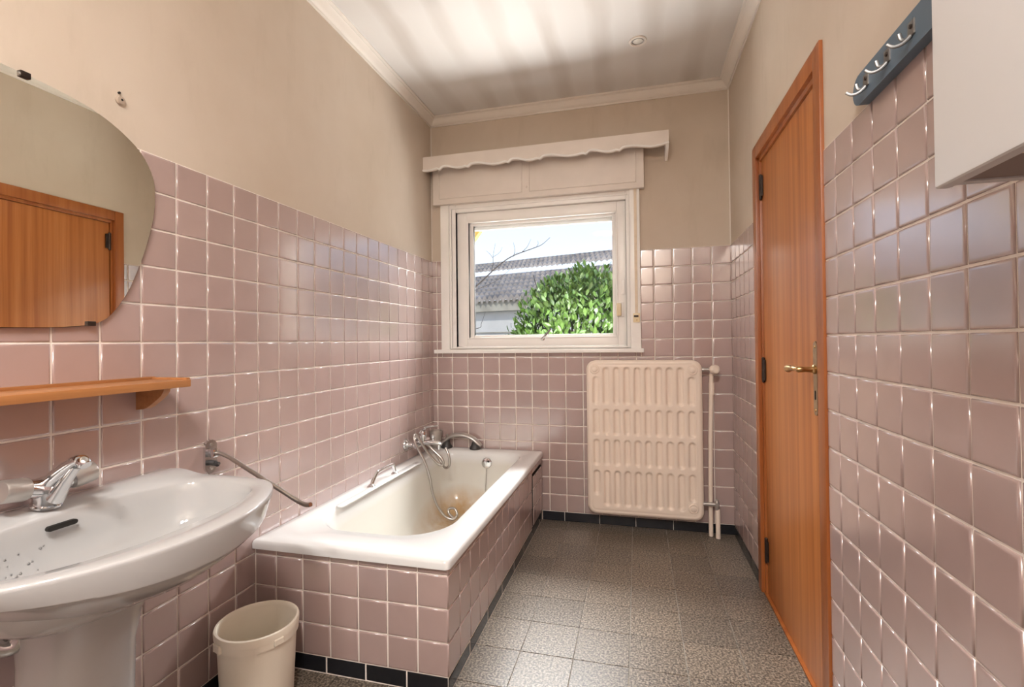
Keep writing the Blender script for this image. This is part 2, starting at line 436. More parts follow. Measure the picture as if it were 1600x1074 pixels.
# ================================================================== THE SETTING
def structure(name, bm, material, label):
    o = fin(name, bm, material, None, smooth=0, org=(0, 0, 0)); o['kind'] = 'structure'; o['label'] = label; return o
TH = 0.26
# floor
bm = nb(); box(bm, -TH, W+TH, YF-TH, D+TH, -0.15, -0.004)
floor = structure('floor', bm, 'terrazzo_joint', 'speckled grey-brown terrazzo tile floor')
# ceiling
bm = nb(); box(bm, -TH, W+TH, YF-TH, D+TH, H, H+0.15)
ceiling = structure('ceiling', bm, 'ceiling', 'off-white ceiling with soft grey dust stripes')
# left wall
bm = nb(); box(bm, -TH, 0, YF-TH, D+TH, -0.004, H)
wall_left = structure('wall_left', bm, 'paint', 'left wall, pink tiles below and beige paint above')
# back wall with the window opening
WX0, WX1, WZ0, WZ1 = 0.150, 1.318, 1.108, 2.070
bm = nb()
box(bm, 0, WX0, D, D+TH, -0.004, H); box(bm, WX1, W, D, D+TH, -0.004, H)
box(bm, WX0, WX1, D, D+TH, -0.004, WZ0); box(bm, WX0, WX1, D, D+TH, WZ1, H)
wall_back = structure('wall_back', bm, 'paint', 'window wall, pink tiles below and beige paint above')
bm = nb()
box(bm, -0.26, WX0, D+TH, D+TH+0.02, -0.3, H); box(bm, WX1, W+TH, D+TH, D+TH+0.02, -0.3, H)
box(bm, WX0, WX1, D+TH, D+TH+0.02, -0.3, WZ0); box(bm, WX0, WX1, D+TH, D+TH+0.02, WZ1, H)
fin('bounce_absorber', bm, 'absorber_dark', wall_back, smooth=0)  # unseen dark skin added outside to soak up bounce from the window fills
# right wall with the door opening
DY0, DY1, DZ1 = 1.66, 2.465, 2.005
bm = nb()
box(bm, W, W+TH, YF-TH, DY0, -0.004, H); box(bm, W, W+TH, DY1, D+TH, -0.004, H); box(bm, W, W+TH, DY0, DY1, DZ1, H)
wall_right = structure('wall_right', bm, 'paint', 'right wall, pink tiles beside the wooden door')
# wall behind the camera
bm = nb(); box(bm, 0, W, YF-TH, YF, -0.004, H)
wall_front = structure('wall_front', bm, 'paint', 'beige and pink tiled wall behind the camera')
# grout beds (a thin recessed skin behind the tiles)
def bed(parent, x0, x1, y0, y1, z0, z1):
    bm = nb(); box(bm, x0, x1, y0, y1, z0, z1)
    return fin('grout_bed', bm, 'grout', parent, smooth=0)
e = 0.0012
bed(wall_left, -0.01, e, YF, D, BB, TT)
bed(wall_back, 0, 0.074, D-e, D+0.01, BB, TT); bed(wall_back, 1.385, W, D-e, D+0.01, BB, TT); bed(wall_back, 0.074, 1.385, D-e, D+0.01, BB, 1.088)
bed(wall_right, W-e, W+0.01, YF, 1.632, BB, TT); bed(wall_right, W-e, W+0.01, 2.5, D, BB, TT)
bed(wall_front, 0, W, YF-0.01, YF+e, BB, TT)
TUB_X, TUB_Y, TUB_Z = 0.757, 1.492, 0.445
# left wall tiles
cells = grid(steps(1.18708, 0, TP, YF, D), ROWS)
def hid(m): return (m.y > TUB_Y+0.02 and m.z < 0.42) or (0.5 < m.y < 1.06 and m.z > 1.27 and m.z < 1.66)
tiles(wall_left, (e, 0, 0), (0, 1, 0), (0, 0, 1), cells, hidden=hid)
# back wall tiles (u runs to -X so that the face points into the room)
def bc(cs): return [(-b, -a, c, d) for a, b, c, d in cs]
cells = cutgrid(steps(W, 0, TP, 0, W), ROWS, (0.074, 1.385, 1.088, 1.8))
tiles(wall_back, (0, D-e, 0), (1, 0, 0), (0, 0, 1), cells, hidden=lambda m: (m.x < TUB_X-0.05 and m.z < 0.40))
# right wall tiles
cells = grid(steps(1.54157, 0, TP, YF, 1.632), ROWS)+grid(steps(1.54157, 0, TP, 2.50, D), ROWS)
tiles(wall_right, (W-e, 0, 0), (0, -1, 0), (0, 0, 1), bc(cells), hidden=lambda m: m.y < 0.60 and m.z > 1.45)
# wall behind the camera
cells = grid(steps(W, 0, TP, 0, W), ROWS)
tiles(wall_front, (0, YF+e, 0), (-1, 0, 0), (0, 0, 1), bc(cells))
# floor tiles
cells = [c for c in grid(steps(1.1235, 0, 0.1965, 0, W), steps(1.778, 0, 0.2005, YF, D)) if not (c[1] < TUB_X-0.05 and c[2] > TUB_Y+0.1)]
tiles(floor, (0, 0, -0.004), (1, 0, 0), (0, 1, 0), cells, MATS['terrazzo'], t=0.004, gap=0.0022, bw=0.0008, name='floor_tile', tilt=0.0006)
# black skirting tiles
def skirting(nm, label, O, U, Vv, cells):
    bm = nb(); p = Vector(O)
    U = Vector(U); Nn = U.cross(Vector(Vv))
    for c in cells:
        a = p+U*c[0]; b = p+U*c[1]
        lo = [min(a[i], b[i], (a+Nn*0.001)[i], (b+Nn*0.001)[i]) for i in range(3)]; hi = [max(a[i], b[i], (a+Nn*0.001)[i], (b+Nn*0.001)[i]) for i in range(3)]
        box(bm, lo[0], hi[0], lo[1], hi[1], 0.0, BB)
    o = structure(nm, bm, 'grout', label)
    tiles(o, p+Nn*0.001, U, Vv, cells, BLACK, t=0.005, gap=0.003, bw=0.003, name='skirting_tile', tilt=0.001)
    return o
skirting('baseboard_back', 'black tile skirting under the radiator', (0, D, 0), (1, 0, 0), (0, 0, 1), [(a, b, 0, BB) for a, b in zip(*(lambda s: (s, s[1:]))(steps(0.90, 0, 0.22, TUB_X, W)))])
skirting('baseboard_right', 'black tile skirting between window wall and door', (W, 0, 0), (0, -1, 0), (0, 0, 1), [(-b, -a, 0, BB) for a, b in zip(*(lambda s: (s, s[1:]))(steps(2.90, 0, 0.22, 2.50, D)))])
skirting('baseboard_left', 'black tile skirting along the washbasin wall', (0, 0, 0), (0, 1, 0), (0, 0, 1), [(a, b, 0, BB) for a, b in zip(*(lambda s: (s, s[1:]))(steps(1.40, 0, 0.22, YF, TUB_Y)))])
# coving: stepped profile swept along each wall
def coving(nm, label, side):
    z1 = H; prof = [(0, z1-0.056), (0.007, z1-0.056), (0.009, z1-0.050), (0.009, z1-0.046), (0.015, z1-0.044), (0.024, z1-0.034), (0.034, z1-0.020), (0.044, z1-0.014), (0.044, z1-0.010), (0.052, z1-0.009), (0.056, z1-0.006), (0.056, z1+0.002), (0, z1+0.002)]
    bm = nb()
    def ring(f): return [Vector(f(a, z)) for a, z in prof]
    if side == 'L': loft(bm, [ring(lambda a, z: (a, YF, z)), ring(lambda a, z: (a, D-a, z))])
    if side == 'R': loft(bm, [ring(lambda a, z: (W-a, YF, z)), ring(lambda a, z: (W-a, D-a, z))])
    if side == 'B': loft(bm, [ring(lambda a, z: (a, D-a, z)), ring(lambda a, z: (W-a, D-a, z))])
    o = fin(nm, bm, 'white_coving', None, smooth=50, org=(0, 0, 0)); tag(o, label, None, None, 'structure')
coving('trim_1', 'white stepped coving above the left wall', 'L')
coving('trim_2', 'white stepped coving above the window', 'B')
coving('trim_3', 'white stepped coving above the door', 'R')
# pale corner strips on the painted part of the two far corners
bm = bbox(0.0, 0.006, D-0.006, D, TT, H-0.056, 0.002); tag(fin('trim_4', bm, 'white_coving'), 'thin pale corner strip left of the window', None, None, 'structure')
bm = bbox(W-0.006, W, D-0.006, D, TT, H-0.056, 0.002); tag(fin('trim_5', bm, 'white_coving'), 'thin pale corner strip right of the window', None, None, 'structure')
# ------------------------------------------------------------------ window
win = bpy.data.objects.new('window_1', None); place(win, (0.73, D, 1.09), None)
tag(win, 'white wooden tilt window with single large pane', None, None, 'structure')
def frame_bm(x0, x1, z0, z1, wl, wr, wb_, wt, y0, y1, w=0.003):
    bm = nb()
    box(bm, x0, x0+wl, y0, y1, z0, z1); box(bm, x1-wr, x1, y0, y1, z0, z1)
    box(bm, x0+wl, x1-wr, y0, y1, z0, z0+wb_); box(bm, x0+wl, x1-wr, y0, y1, z1-wt, z1)
    if w: bev(bm, w, 2)
    return bm
fin('casing', bbox(0.074, 0.134, D-0.022, D+0.01, 1.10, 2.09, 0.003), 'white_gloss_paint', win)
fin('casing', bbox(1.326, 1.386, D-0.022, D+0.01, 1.10, 2.09, 0.003), 'white_gloss_paint', win)
fin('outer_frame', frame_bm(0.134, 1.327, 1.105, 2.085, 0.047, 0.024, 0.016, 0.055, D-0.012, D+0.10, 0.004), 'white_gloss_paint', win)
fin('frame_bead', frame_bm(0.141, 1.322, 1.108, 2.066, 0.012, 0.008, 0.008, 0.012, D-0.019, D-0.008, 0.003), 'white_gloss_paint', win)
SX0, SX1, SZ0, SZ1 = 0.183, 1.302, 1.122, 2.029
sash = fin('sash', frame_bm(SX0, SX1, SZ0, SZ1, 0.068, 0.054, 0.052, 0.062, D+0.012, D+0.075, 0.004), 'white_gloss_paint', win)
fin('glazing_bead', frame_bm(SX0+0.067, SX1-0.053, SZ0+0.051, SZ1-0.061, 0.016, 0.010, 0.010, 0.012, D+0.004, D+0.045, 0.003), 'white_gloss_paint', sash)
fin('glazing_rebate', frame_bm(SX0+0.082, SX1-0.062, SZ0+0.060, SZ1-0.072, 0.030, 0.024, 0.016, 0.018, D+0.026, D+0.060, 0.003), 'white_gloss_paint', sash)
fin('pane', bbox(SX0+0.075, SX1-0.06, D+0.042, D+0.046, SZ0+0.055, SZ1-0.066, 0), 'window_glass', win, smooth=0)
bm = bbox(0.033, 1.402, D-0.055, D+0.02, 1.078, 1.103, 0.004)
fin('window_sill', bm, 'white_gloss_paint', win)
# ivory latch, keeper plate and chrome stay
latch = fin('latch', bbox(1.240, 1.270, D-0.020, D+0.013, 1.305, 1.385, 0.008, 3), 'ivory_plastic', win)
fin('latch_plate', bbox(1.238, 1.284, D+0.006, D+0.014, 1.300, 1.392, 0.002), 'white_gloss_paint', win)
fin('keeper', bbox(1.270, 1.292, D+0.004, D+0.014, 1.440, 1.530, 0.002), 'white_gloss_paint', win)
bm = nb(); lathe(bm, [(0.012, 0), (0.013, 0.006), (0.008, 0.010), (0.006, 0.02)], (0.768, D+0.012, 1.168), (0, -1, 0.2))
tube(bm, [(0.768, D-0.006, 1.170), (0.79, D-0.02, 1.19), (0.832, D-0.03, 1.232)], [0.007, 0.007, 0.005], 10)
fin('window_stay', bm, 'chrome', win)
# roller blind strap with its small guide on the right casing
strap = fin('shutter_strap', bbox(1.352, 1.369, D-0.0265, D-0.0235, 1.315, 2.086, 0), 'pale_strap', win)
g = fin('strap_guide', bbox(1.340, 1.380, D-0.034, D-0.021, 1.262, 1.318, 0.004), 'ivory_plastic', win)
fin('strap_slot', bbox(1.345, 1.372, D-0.0365, D-0.033, 1.294, 1.306, 0.001), 'dark_hinge', g)
bm = nb(); lathe(bm, [(0.004, 0), (0.004, 0.003)], (1.362, D-0.034, 1.276), (0, -1, 0), 12); fin('screw', bm, 'aged_brass', g)
# closed-up shutter at the head of the opening, outside the glass
fin('shutter_end', bbox(SX0+0.075, SX1-0.06, D+0.048, D+0.062, 1.912, SZ1-0.064, 0.002), 'exterior_white', win)
# ------------------------------------------------------------------ door (right wall)
door = bpy.data.objects.new('door_1', None); place(door, (W, 2.06, 0), None)
tag(door, 'closed reddish-brown mahogany door with brass lever handle', None, None, 'structure')
CP = W-0.011
fin('casing', bbox(CP, W+0.02, 1.632, 1.690, 0, 2.040, 0.003), 'mahogany_frame', door)
fin('casing', bbox(CP, W+0.02, 2.445, 2.503, 0, 2.040, 0.003), 'mahogany_frame', door)
fin('casing', bbox(CP, W+0.02, 1.690, 2.445, 1.978, 2.040, 0.003), 'mahogany_frame', door)
fin('jamb', bbox(W+0.004, W+0.12, 2.432, 2.466, 0, 1.985, 0.003), 'mahogany_frame', door)
fin('jamb', bbox(W+0.004, W+0.12, 1.660, 1.700, 0, 1.985, 0.003), 'mahogany_frame', door)
fin('jamb', bbox(W+0.004, W+0.12, 1.700, 2.432, 1.960, 2.006, 0.003), 'mahogany_frame', door)
leaf = fin('leaf', bbox(W+0.012, W+0.052, 1.702, 2.426, 0.006, 1.958, 0.003), 'mahogany_leaf', door)
fin('threshold', bbox(W, W+0.10, 1.66, 2.466, -0.003, 0.004, 0), 'mahogany_frame', door)
for z in (1.84, 1.012, 0.20):
    bm = nb(); lathe(bm, [(0.004, -0.057), (0.007, -0.053), (0.007, -0.002), (0.0062, 0), (0.007, 0.002), (0.007, 0.053), (0.004, 0.057)], (W+0.006, 2.424, z), seg=14)
    box(bm, W+0.004, W+0.010, 2.400, 2.424, z-0.045, z+0.045)
    fin('hinge', bm, 'dark_hinge', door)
hp = fin('handle_plate', (lambda b: (prism(b, [(p, q) for q, p in stadium(0.905, 1.142, 1.738, 1.772)] , 'X', W+0.004, W+0.013), bev(b, 0.0015, 1), b)[2])(nb()), 'bronze_plate', door)
fin('keyhole', (lambda b: (prism(b, [(p, q) for q, p in stadium(0.955, 0.985, 1.7505, 1.7595, 6)], 'X', W+0.0028, W+0.0045), b)[1])(nb()), 'black_hole', hp)
for z in (1.125, 0.922):
    bm = nb(); lathe(bm, [(0.005, 0), (0.004, 0.0025)], (W+0.004, 1.755, z), (-1, 0, 0), 12); fin('screw', bm, 'aged_brass', hp)
bm = nb(); lathe(bm, [(0.014, 0), (0.015, 0.006), (0.010, 0.010), (0.008, 0.030), (0.010, 0.036), (0.010, 0.05), (0.006, 0.056)], (W+0.005, 1.755, 1.052), (-1, 0, 0), 18)
pts = catmull([(W-0.040, 1.755, 1.052), (W-0.044, 1.790, 1.053), (W-0.045, 1.830, 1.052), (W-0.044, 1.862, 1.049), (W-0.043, 1.876, 1.048)], 6)
rr = [0.0075]*6+[0.0085, 0.0095, 0.009, 0.0075, 0.0075, 0.0085]+[0.0095, 0.0105, 0.0115, 0.012, 0.0125, 0.0135]+[0.0135, 0.013, 0.012, 0.010, 0.008, 0.005, 0.003]
tube(bm, pts, rr[:len(pts)], 16)
fin('door_handle', bm, 'aged_brass', door)
# ------------------------------------------------------------------ roller shutter box and scalloped pelmet
BXT = 2.362
sb = empty('shutter_box', (0.72, D, 2.09), 'off-white panelled roller shutter box directly above the window', 'shutter box')
fin('box_body', bbox(0.032, 1.414, D-0.048, D+0.001, 2.083, BXT, 0.003), 'aged_white_board', sb)
def pframe(x0, x1, z0, z1):
    bm = nb(); t = 0.006
    box(bm, x0, x1, D-0.053, D-0.046, z0, z0+t); box(bm, x0, x1, D-0.053, D-0.046, z1-t, z1)
    box(bm, x0, x0+t, D-0.053, D-0.046, z0+t, z1-t); box(bm, x1-t, x1, D-0.053, D-0.046, z0+t, z1-t)
    bev(bm, 0.002, 1); return bm
for x0, x1 in ((0.075, 0.655), (0.700, 1.368)):
    fr_ = fin('panel_moulding', pframe(x0, x1, 2.118, BXT-0.03), 'aged_white_board', sb)
    fin('panel', bbox(x0+0.006, x1-0.006, D-0.0505, D-0.047, 2.124, BXT-0.036, 0.001), 'aged_white_board', sb)
bm = nb(); lathe(bm, [(0.006, 0), (0.007, 0.003), (0.004, 0.006)], (0.684, D-0.048, 2.15), (0, -1, 0), 14); fin('button', bm, 'aged_white_board', sb)
pel = empty('window_pelmet', (0.78, 2.99, 2.28), 'pale wooden pelmet board with scalloped lower edge over the shutter box', 'pelmet')
PY = 2.988
xs = [i/160*1.556 for i in range(161)]
cusps = [0.118, 0.315, 0.585, 0.79, 1.075, 1.275]
def scallop(x):
    z = 2.302; c = [-0.15]+cusps+[1.60]
    for a, b in zip(c, c[1:]):
        if a <= x <= b:
            t = (x-a)/(b-a)
            z += -0.006+0.010*math.sin(2*PI*t+0.4)
    for q in cusps: z -= 0.013*math.exp(-((x-q)/0.012)**2)
    if x > 1.45: z += 0.012*(x-1.45)/0.1
    return z
bm = nb(); top = 2.382
rings = []
for x in xs:
    z = scallop(x)
    rings.append([Vector((x, PY, z+0.012)), Vector((x, PY, top)), Vector((x, PY+0.018, top)), Vector((x, PY+0.018, z)), Vector((x, PY+0.002, z))])
loft(bm, rings); fin('front_board', bm, 'aged_white_board', pel, smooth=40)
bm = nb(); tube(bm, [(x, PY-0.003, scallop(x)+0.004) for x in xs], 0.0065, 8); fin('edge_bead', bm, 'white_gloss_paint', pel)
bm = nb(); prism(bm, [(PY+0.001, 2.300), (PY+0.012, 2.290), (PY+0.05, 2.268), (PY+0.10, 2.252), (D, 2.245), (D, top), (PY+0.001, top)], 'X', 1.538, 1.556); bev(bm, 0.002, 1)
fin('return_board', bm, 'white_gloss_paint', pel)
fin('top_board', bbox(0.0, 1.540, PY+0.018, D, top-0.016, top, 0.001), 'white_gloss_paint', pel)
# ------------------------------------------------------------------ bath surround
TSX, TSY = TUB_X, TUB_Y            # finished faces of the tiled apron
su = empty('bath_surround', (0.38, 2.3, 0), 'pink tiled apron boxing in the bathtub, with black tile plinth', 'bath surround')
GZ = TUB_Z-0.028
PY0 = 2.815                         # start of the access panel
bm = nb(); box(bm, 0.004, TSX-0.004, TSY+0.004, D-0.006, 0, 0.03); box(bm, TSX-0.06, TSX-0.004, TSY+0.004, PY0-0.014, 0.03, GZ); box(bm, 0.004, TSX-0.06, TSY+0.004, TSY+0.06, 0.03, GZ)
box(bm, TSX-0.06, TSX-0.004, PY0-0.014, D-0.006, GZ-0.045, GZ)
fin('apron_body', bm, 'grout', su, smooth=0)
bm = nb(); box(bm, TSX-0.06, TSX-0.035, PY0-0.014, D-0.006, 0.03, GZ-0.045); fin('recess_shade', bm, 'black_hole', su, smooth=0)  # backing painted black to stand in for shade in the panel gaps
rows = [BB, 0.17, 0.28, 0.39, GZ]
tiles(su, (0, TSY+0.004, 0), (1, 0, 0), (0, 0, 1), grid(steps(TSX, 0, TP, 0.008, TSX), rows), t=0.004)
tiles(su, (TSX-0.004, 0, 0), (0, 1, 0), (0, 0, 1), grid(steps(TSY, 0, TP, TSY, PY0-0.012), rows), t=0.004)
tiles(su, (TSX-0.004, 0, 0), (0, 1, 0), (0, 0, 1), grid([PY0-0.012, 2.92, 3.03, D-0.008], [GZ-0.044, GZ]), t=0.004)
tiles(su, (0, TSY+0.007, 0), (1, 0, 0), (0, 0, 1), grid(steps(TSX-0.152, 0, 0.153, 0.008, TSX-0.003), [0.001, BB]), BLACK, t=0.004, gap=0.003, name='plinth_tile')
tiles(su, (TSX-0.007, 0, 0), (0, 1, 0), (0, 0, 1), grid(steps(TSY+0.22, 0, 0.22, TSY+0.003, D-0.008), [0.001, BB-0.004]), BLACK, t=0.004, gap=0.003, name='plinth_tile')
ap = fin('access_panel', bbox(TSX-0.020, TSX-0.001, PY0+0.010, D-0.016, BB+0.006, GZ-0.062, 0.002), 'dark_hinge', su)  # board painted dark so its edges join the painted gap shade
bm = nb(); box(bm, TSX-0.0015, TSX-0.0002, PY0+0.013, D-0.019, BB+0.009, GZ-0.065); fin('grout_bed', bm, 'grout', ap, smooth=0)
tiles(ap, (TSX-0.001, 0, 0), (0, 1, 0), (0, 0, 1), grid([PY0+0.011, 2.92, 3.03, D-0.017], [BB+0.007, 0.17, 0.28, GZ-0.063]), t=0.004)
# ------------------------------------------------------------------ bathtub
tub = empty('bathtub', (0.38, 2.3, 0.03), 'white enamelled bathtub with yellowed inside, set below the window', 'bathtub')
X0, X1, Y0, Y1 = 0.004, TUB_X+0.008, TUB_Y-0.014, D-0.006
z = TUB_Z
r4 = lambda r: [r*0.4, r, r, r*0.4]
R_ = [rrect(X0+0.012, X1-0.012, Y0+0.012, Y1-0.006, r4(0.010), z-0.032),
      rrect(X0, X1, Y0, Y1, r4(0.018), z-0.030), rrect(X0, X1, Y0, Y1, r4(0.018), z-0.012),
      rrect(X0+0.002, X1-0.003, Y0+0.003, Y1-0.002, r4(0.018), z-0.004), rrect(X0+0.006, X1-0.010, Y0+0.010, Y1-0.006, r4(0.018), z),
      rrect(X0+0.03, X1-0.05, Y0+0.07, Y1-0.03, [0.06, 0.06, 0.05, 0.05], z+0.0005),
      rrect(0.092, 0.664, 1.632, 3.040, [0.19, 0.20, 0.11, 0.10], z-0.001), rrect(0.102, 0.652, 1.645, 3.028, [0.19, 0.20, 0.11, 0.10], z-0.010),
      rrect(0.109, 0.643, 1.660, 3.020, [0.19, 0.20, 0.11, 0.10], z-0.035), rrect(0.125, 0.628, 1.715, 3.005, [0.19, 0.19, 0.11, 0.10], z-0.14),
      rrect(0.145, 0.610, 1.800, 2.985, [0.18, 0.18, 0.11, 0.10], z-0.26), rrect(0.165, 0.590, 1.880, 2.960, [0.17, 0.17, 0.11, 0.10], z-0.335),
      rrect(0.20, 0.555, 1.96, 2.92, [0.14, 0.14, 0.10, 0.10], z-0.372), rrect(0.27, 0.485, 2.08, 2.85, [0.09, 0.09, 0.09, 0.09], z-0.383)]
bm = nb(); loft(bm, R_, cap0=False)
fin('tub_shell', bm, 'tub_enamel', tub, smooth=50)
bm = nb(); loft(bm, [rrect(0.088, 0.128, 1.86, 2.66, [0.015]*4, z-0.001, 5, 4), rrect(0.088, 0.130, 1.86, 2.66, [0.015]*4, z+0.004, 5, 4), rrect(0.092, 0.124, 1.866, 2.654, [0.012]*4, z+0.006, 5, 4)])
fin('armrest', bm, 'tub_enamel', tub)
# chrome grip on the left rim
hy0, hy1, hx = 2.150, 2.392, 0.093
bm = nb()
for y in (hy0, hy1): lathe(bm, [(0.021, 0), (0.021, 0.004), (0.016, 0.010), (0.010, 0.016)], (hx, y, z), seg=20)
tube(bm, catmull([(hx, hy0, z+0.006), (hx, hy0+0.012, z+0.022), (hx, hy0+0.05, z+0.056), (hx, hy0+0.075, z+0.062), (hx, hy1-0.035, z+0.062), (hx, hy1-0.016, z+0.048), (hx, hy1-0.004, z+0.020), (hx, hy1, z+0.006)], 6), 0.0095, 14)
fin('grip_handle', bm, 'chrome', tub)
# overflow with plug chain
bm = nb(); lathe(bm, [(0.034, 0), (0.034, 0.004), (0.030, 0.009), (0.018, 0.012), (0.0, 0.0125)], (0.415, 3.014, 0.372), (0, -1, 0.08), 28, True, False)
of = fin('overflow', bm, 'chrome', tub)
bm = nb(); lathe(bm, [(0.006, 0), (0.006, 0.002)], (0.430, 3.002, 0.385), (0, -1, 0.08), 12); fin('overflow_hole', bm, 'black_hole', of)
bm = nb()
for k in range(46):
    t = k/45; p = Vector((0.417-0.004*t, 2.998-0.03*t, 0.335-0.25*t))
    bmesh.ops.create_icosphere(bm, subdivisions=1, radius=0.0028, matrix=Matrix.Translation(p))
fin('plug_chain', bm, 'brushed_steel', tub)
bm = nb(); lathe(bm, [(0.028, 0), (0.028, 0.004), (0.02, 0.007), (0.0, 0.0075)], (0.38, 2.80, 0.0615), (0, 0, 1), 24, True, False); fin('drain', bm, 'chrome', tub)
# ------------------------------------------------------------------ bath mixer on the left wall with shower hose
mx = empty('bath_mixer', (0.0, 2.76, 0.54), 'chrome wall-mounted bath mixer with coiled metal shower hose hanging into the tub', 'mixer tap')
MZ = 0.540; MX = 0.075
for y in (2.690, 2.840):
    bm = nb(); lathe(bm, [(0.034, 0.0045), (0.034, 0.008), (0.030, 0.016), (0.018, 0.022), (0.014, 0.03), (0.014, 0.055), (0.017, 0.058), (0.017, 0.072), (0.012, 0.076)], (0, y, MZ), (1, 0, 0), 24)
    fin('wall_flange', bm, 'chrome', mx)
bm = nb(); tube(bm, [(MX, 2.668, MZ), (MX, 2.674, MZ), (MX, 2.70, MZ), (MX, 2.83, MZ), (MX, 2.856, MZ), (MX, 2.862, MZ)], [0.012, 0.018, 0.021, 0.021, 0.018, 0.012], 18)
lathe(bm, [(0.020, -0.01), (0.022, 0.010), (0.023, 0.03), (0.024, 0.055), (0.020, 0.066), (0.0, 0.068)], (MX+0.005, 2.765, MZ+0.006), (0.12, 0, 1), 22, True, False)
fin('mixer_body', bm, 'chrome', mx)
bm = nb(); tube(bm, catmull([(MX-0.008, 2.765, MZ+0.062), (MX+0.010, 2.766, MZ+0.080), (MX+0.036, 2.768, MZ+0.096), (MX+0.085, 2.775, MZ+0.104), (MX+0.11, 2.778, MZ+0.106)], 5), [0.022]*4+[0.018]*5+[0.012]*5+[0.009]*5+[0.007]*2, 14, squash=0.55)
fin('lever', bm, 'chrome', mx)
bm = nb(); tube(bm, [(MX, 2.765, MZ-0.002), (MX+0.05, 2.768, MZ+0.004), (MX+0.11, 2.772, MZ+0.002), (MX+0.130, 2.774, MZ-0.004)], [0.018, 0.019, 0.018, 0.014], 16, squash=0.8)
lathe(bm, [(0.012, 0), (0.012, 0.028), (0.010, 0.03)], (MX+0.112, 2.772, MZ-0.038), (0, 0, 1), 16)
fin('spout', bm, 'chrome', mx)
bm = nb(); lathe(bm, [(0.008, 0), (0.008, 0.012), (0.012, 0.016), (0.013, 0.030), (0.008, 0.036), (0.0, 0.037)], (MX+0.075, 2.770, MZ+0.014), (0, 0, 1), 16, True, False); fin('diverter_knob', bm, 'chrome', mx)
hose = catmull([(MX+0.02, 2.80, MZ-0.018), (MX+0.06, 2.80, MZ-0.050), (MX+0.115, 2.79, MZ-0.115), (MX+0.150, 2.78, MZ-0.150), (MX+0.178, 2.775, MZ-0.130), (MX+0.175, 2.775, MZ-0.075), (MX+0.150, 2.785, MZ-0.030)], 8)
bm = nb(); tube(bm, hose, 0.0075, 12)
hose = catmull([(MX+0.075, 2.745, MZ-0.030), (MX+0.14, 2.745, MZ-0.085), (MX+0.150, 2.745, MZ-0.118), (MX+0.120, 2.740, MZ-0.118), (MX+0.06, 2.72, MZ-0.045), (MX+0.02, 2.695, MZ+0.03), (MX+0.005, 2.685, MZ+0.060), (MX+0.004, 2.655, MZ+0.060), (MX+0.022, 2.645, MZ+0.01), (MX+0.070, 2.655, MZ-0.085), (MX+0.098, 2.665, MZ-0.18), (MX+0.110, 2.675, MZ-0.27), (MX+0.135, 2.69, MZ-0.355), (MX+0.180, 2.70, MZ-0.415), (MX+0.225, 2.71, MZ-0.430), (MX+0.245, 2.72, MZ-0.405), (MX+0.225, 2.73, MZ-0.375), (MX+0.190, 2.73, MZ-0.380), (MX+0.195, 2.72, MZ-0.405), (MX+0.23, 2.71, MZ-0.425)], 8)
tube(bm, hose, 0.0075, 12)
fin('shower_hose', bm, 'brushed_steel', mx)
# suction grab bar on the rear rim
gb = empty('suction_grab_bar', (0.215, 3.07, z), 'arched silver suction grab bar standing on the far tub rim', 'grab bar')
gy = 3.070
prof = []
arch = catmull([(0.080, gy, z+0.030), (0.110, gy, z+0.050), (0.150, gy, z+0.080), (0.225, gy, z+0.092), (0.300, gy, z+0.072), (0.345, gy, z+0.036), (0.362, gy, z+0.022)], 6)
nA = len(arch)
bm = nb(); tube(bm, arch, [0.013+0.015*math.sin(PI*min(1, max(0, i/(nA-1))))**0.5 for i in range(nA)], 18, squash=0.52)
fin('grip', bm, 'satin_silver', gb)
for x in (0.118, 0.318):
    bm = nb(); lathe(bm, [(0.036, 0.001), (0.038, 0.006), (0.034, 0.016), (0.026, 0.028), (0.020, 0.046), (0.012, 0.052)], (x, gy, z), seg=24)
    fin('suction_cup', bm, 'dark_rubber', gb)
bm = nb(); tube(bm, [(0.122, gy+0.016, z+0.060), (0.116, gy+0.020, z+0.078), (0.112, gy+0.018, z+0.088)], [0.006, 0.006, 0.008], 10); fin('release_tab', bm, 'satin_silver', gb)
# clear tumbler in the tub corner
bm = nb(); lathe(bm, [(0.0, 0.0), (0.034, 0.0), (0.036, 0.004), (0.043, 0.115), (0.041, 0.115), (0.034, 0.006), (0.0, 0.005)], (0.044, 3.062, z+0.0008), (0, 0, 1), 28, False, False)
tag(fin('plastic_tumbler', bm, 'frosted_plastic'), 'hazy see-through tumbler in the tub corner behind the mixer', 'tumbler')
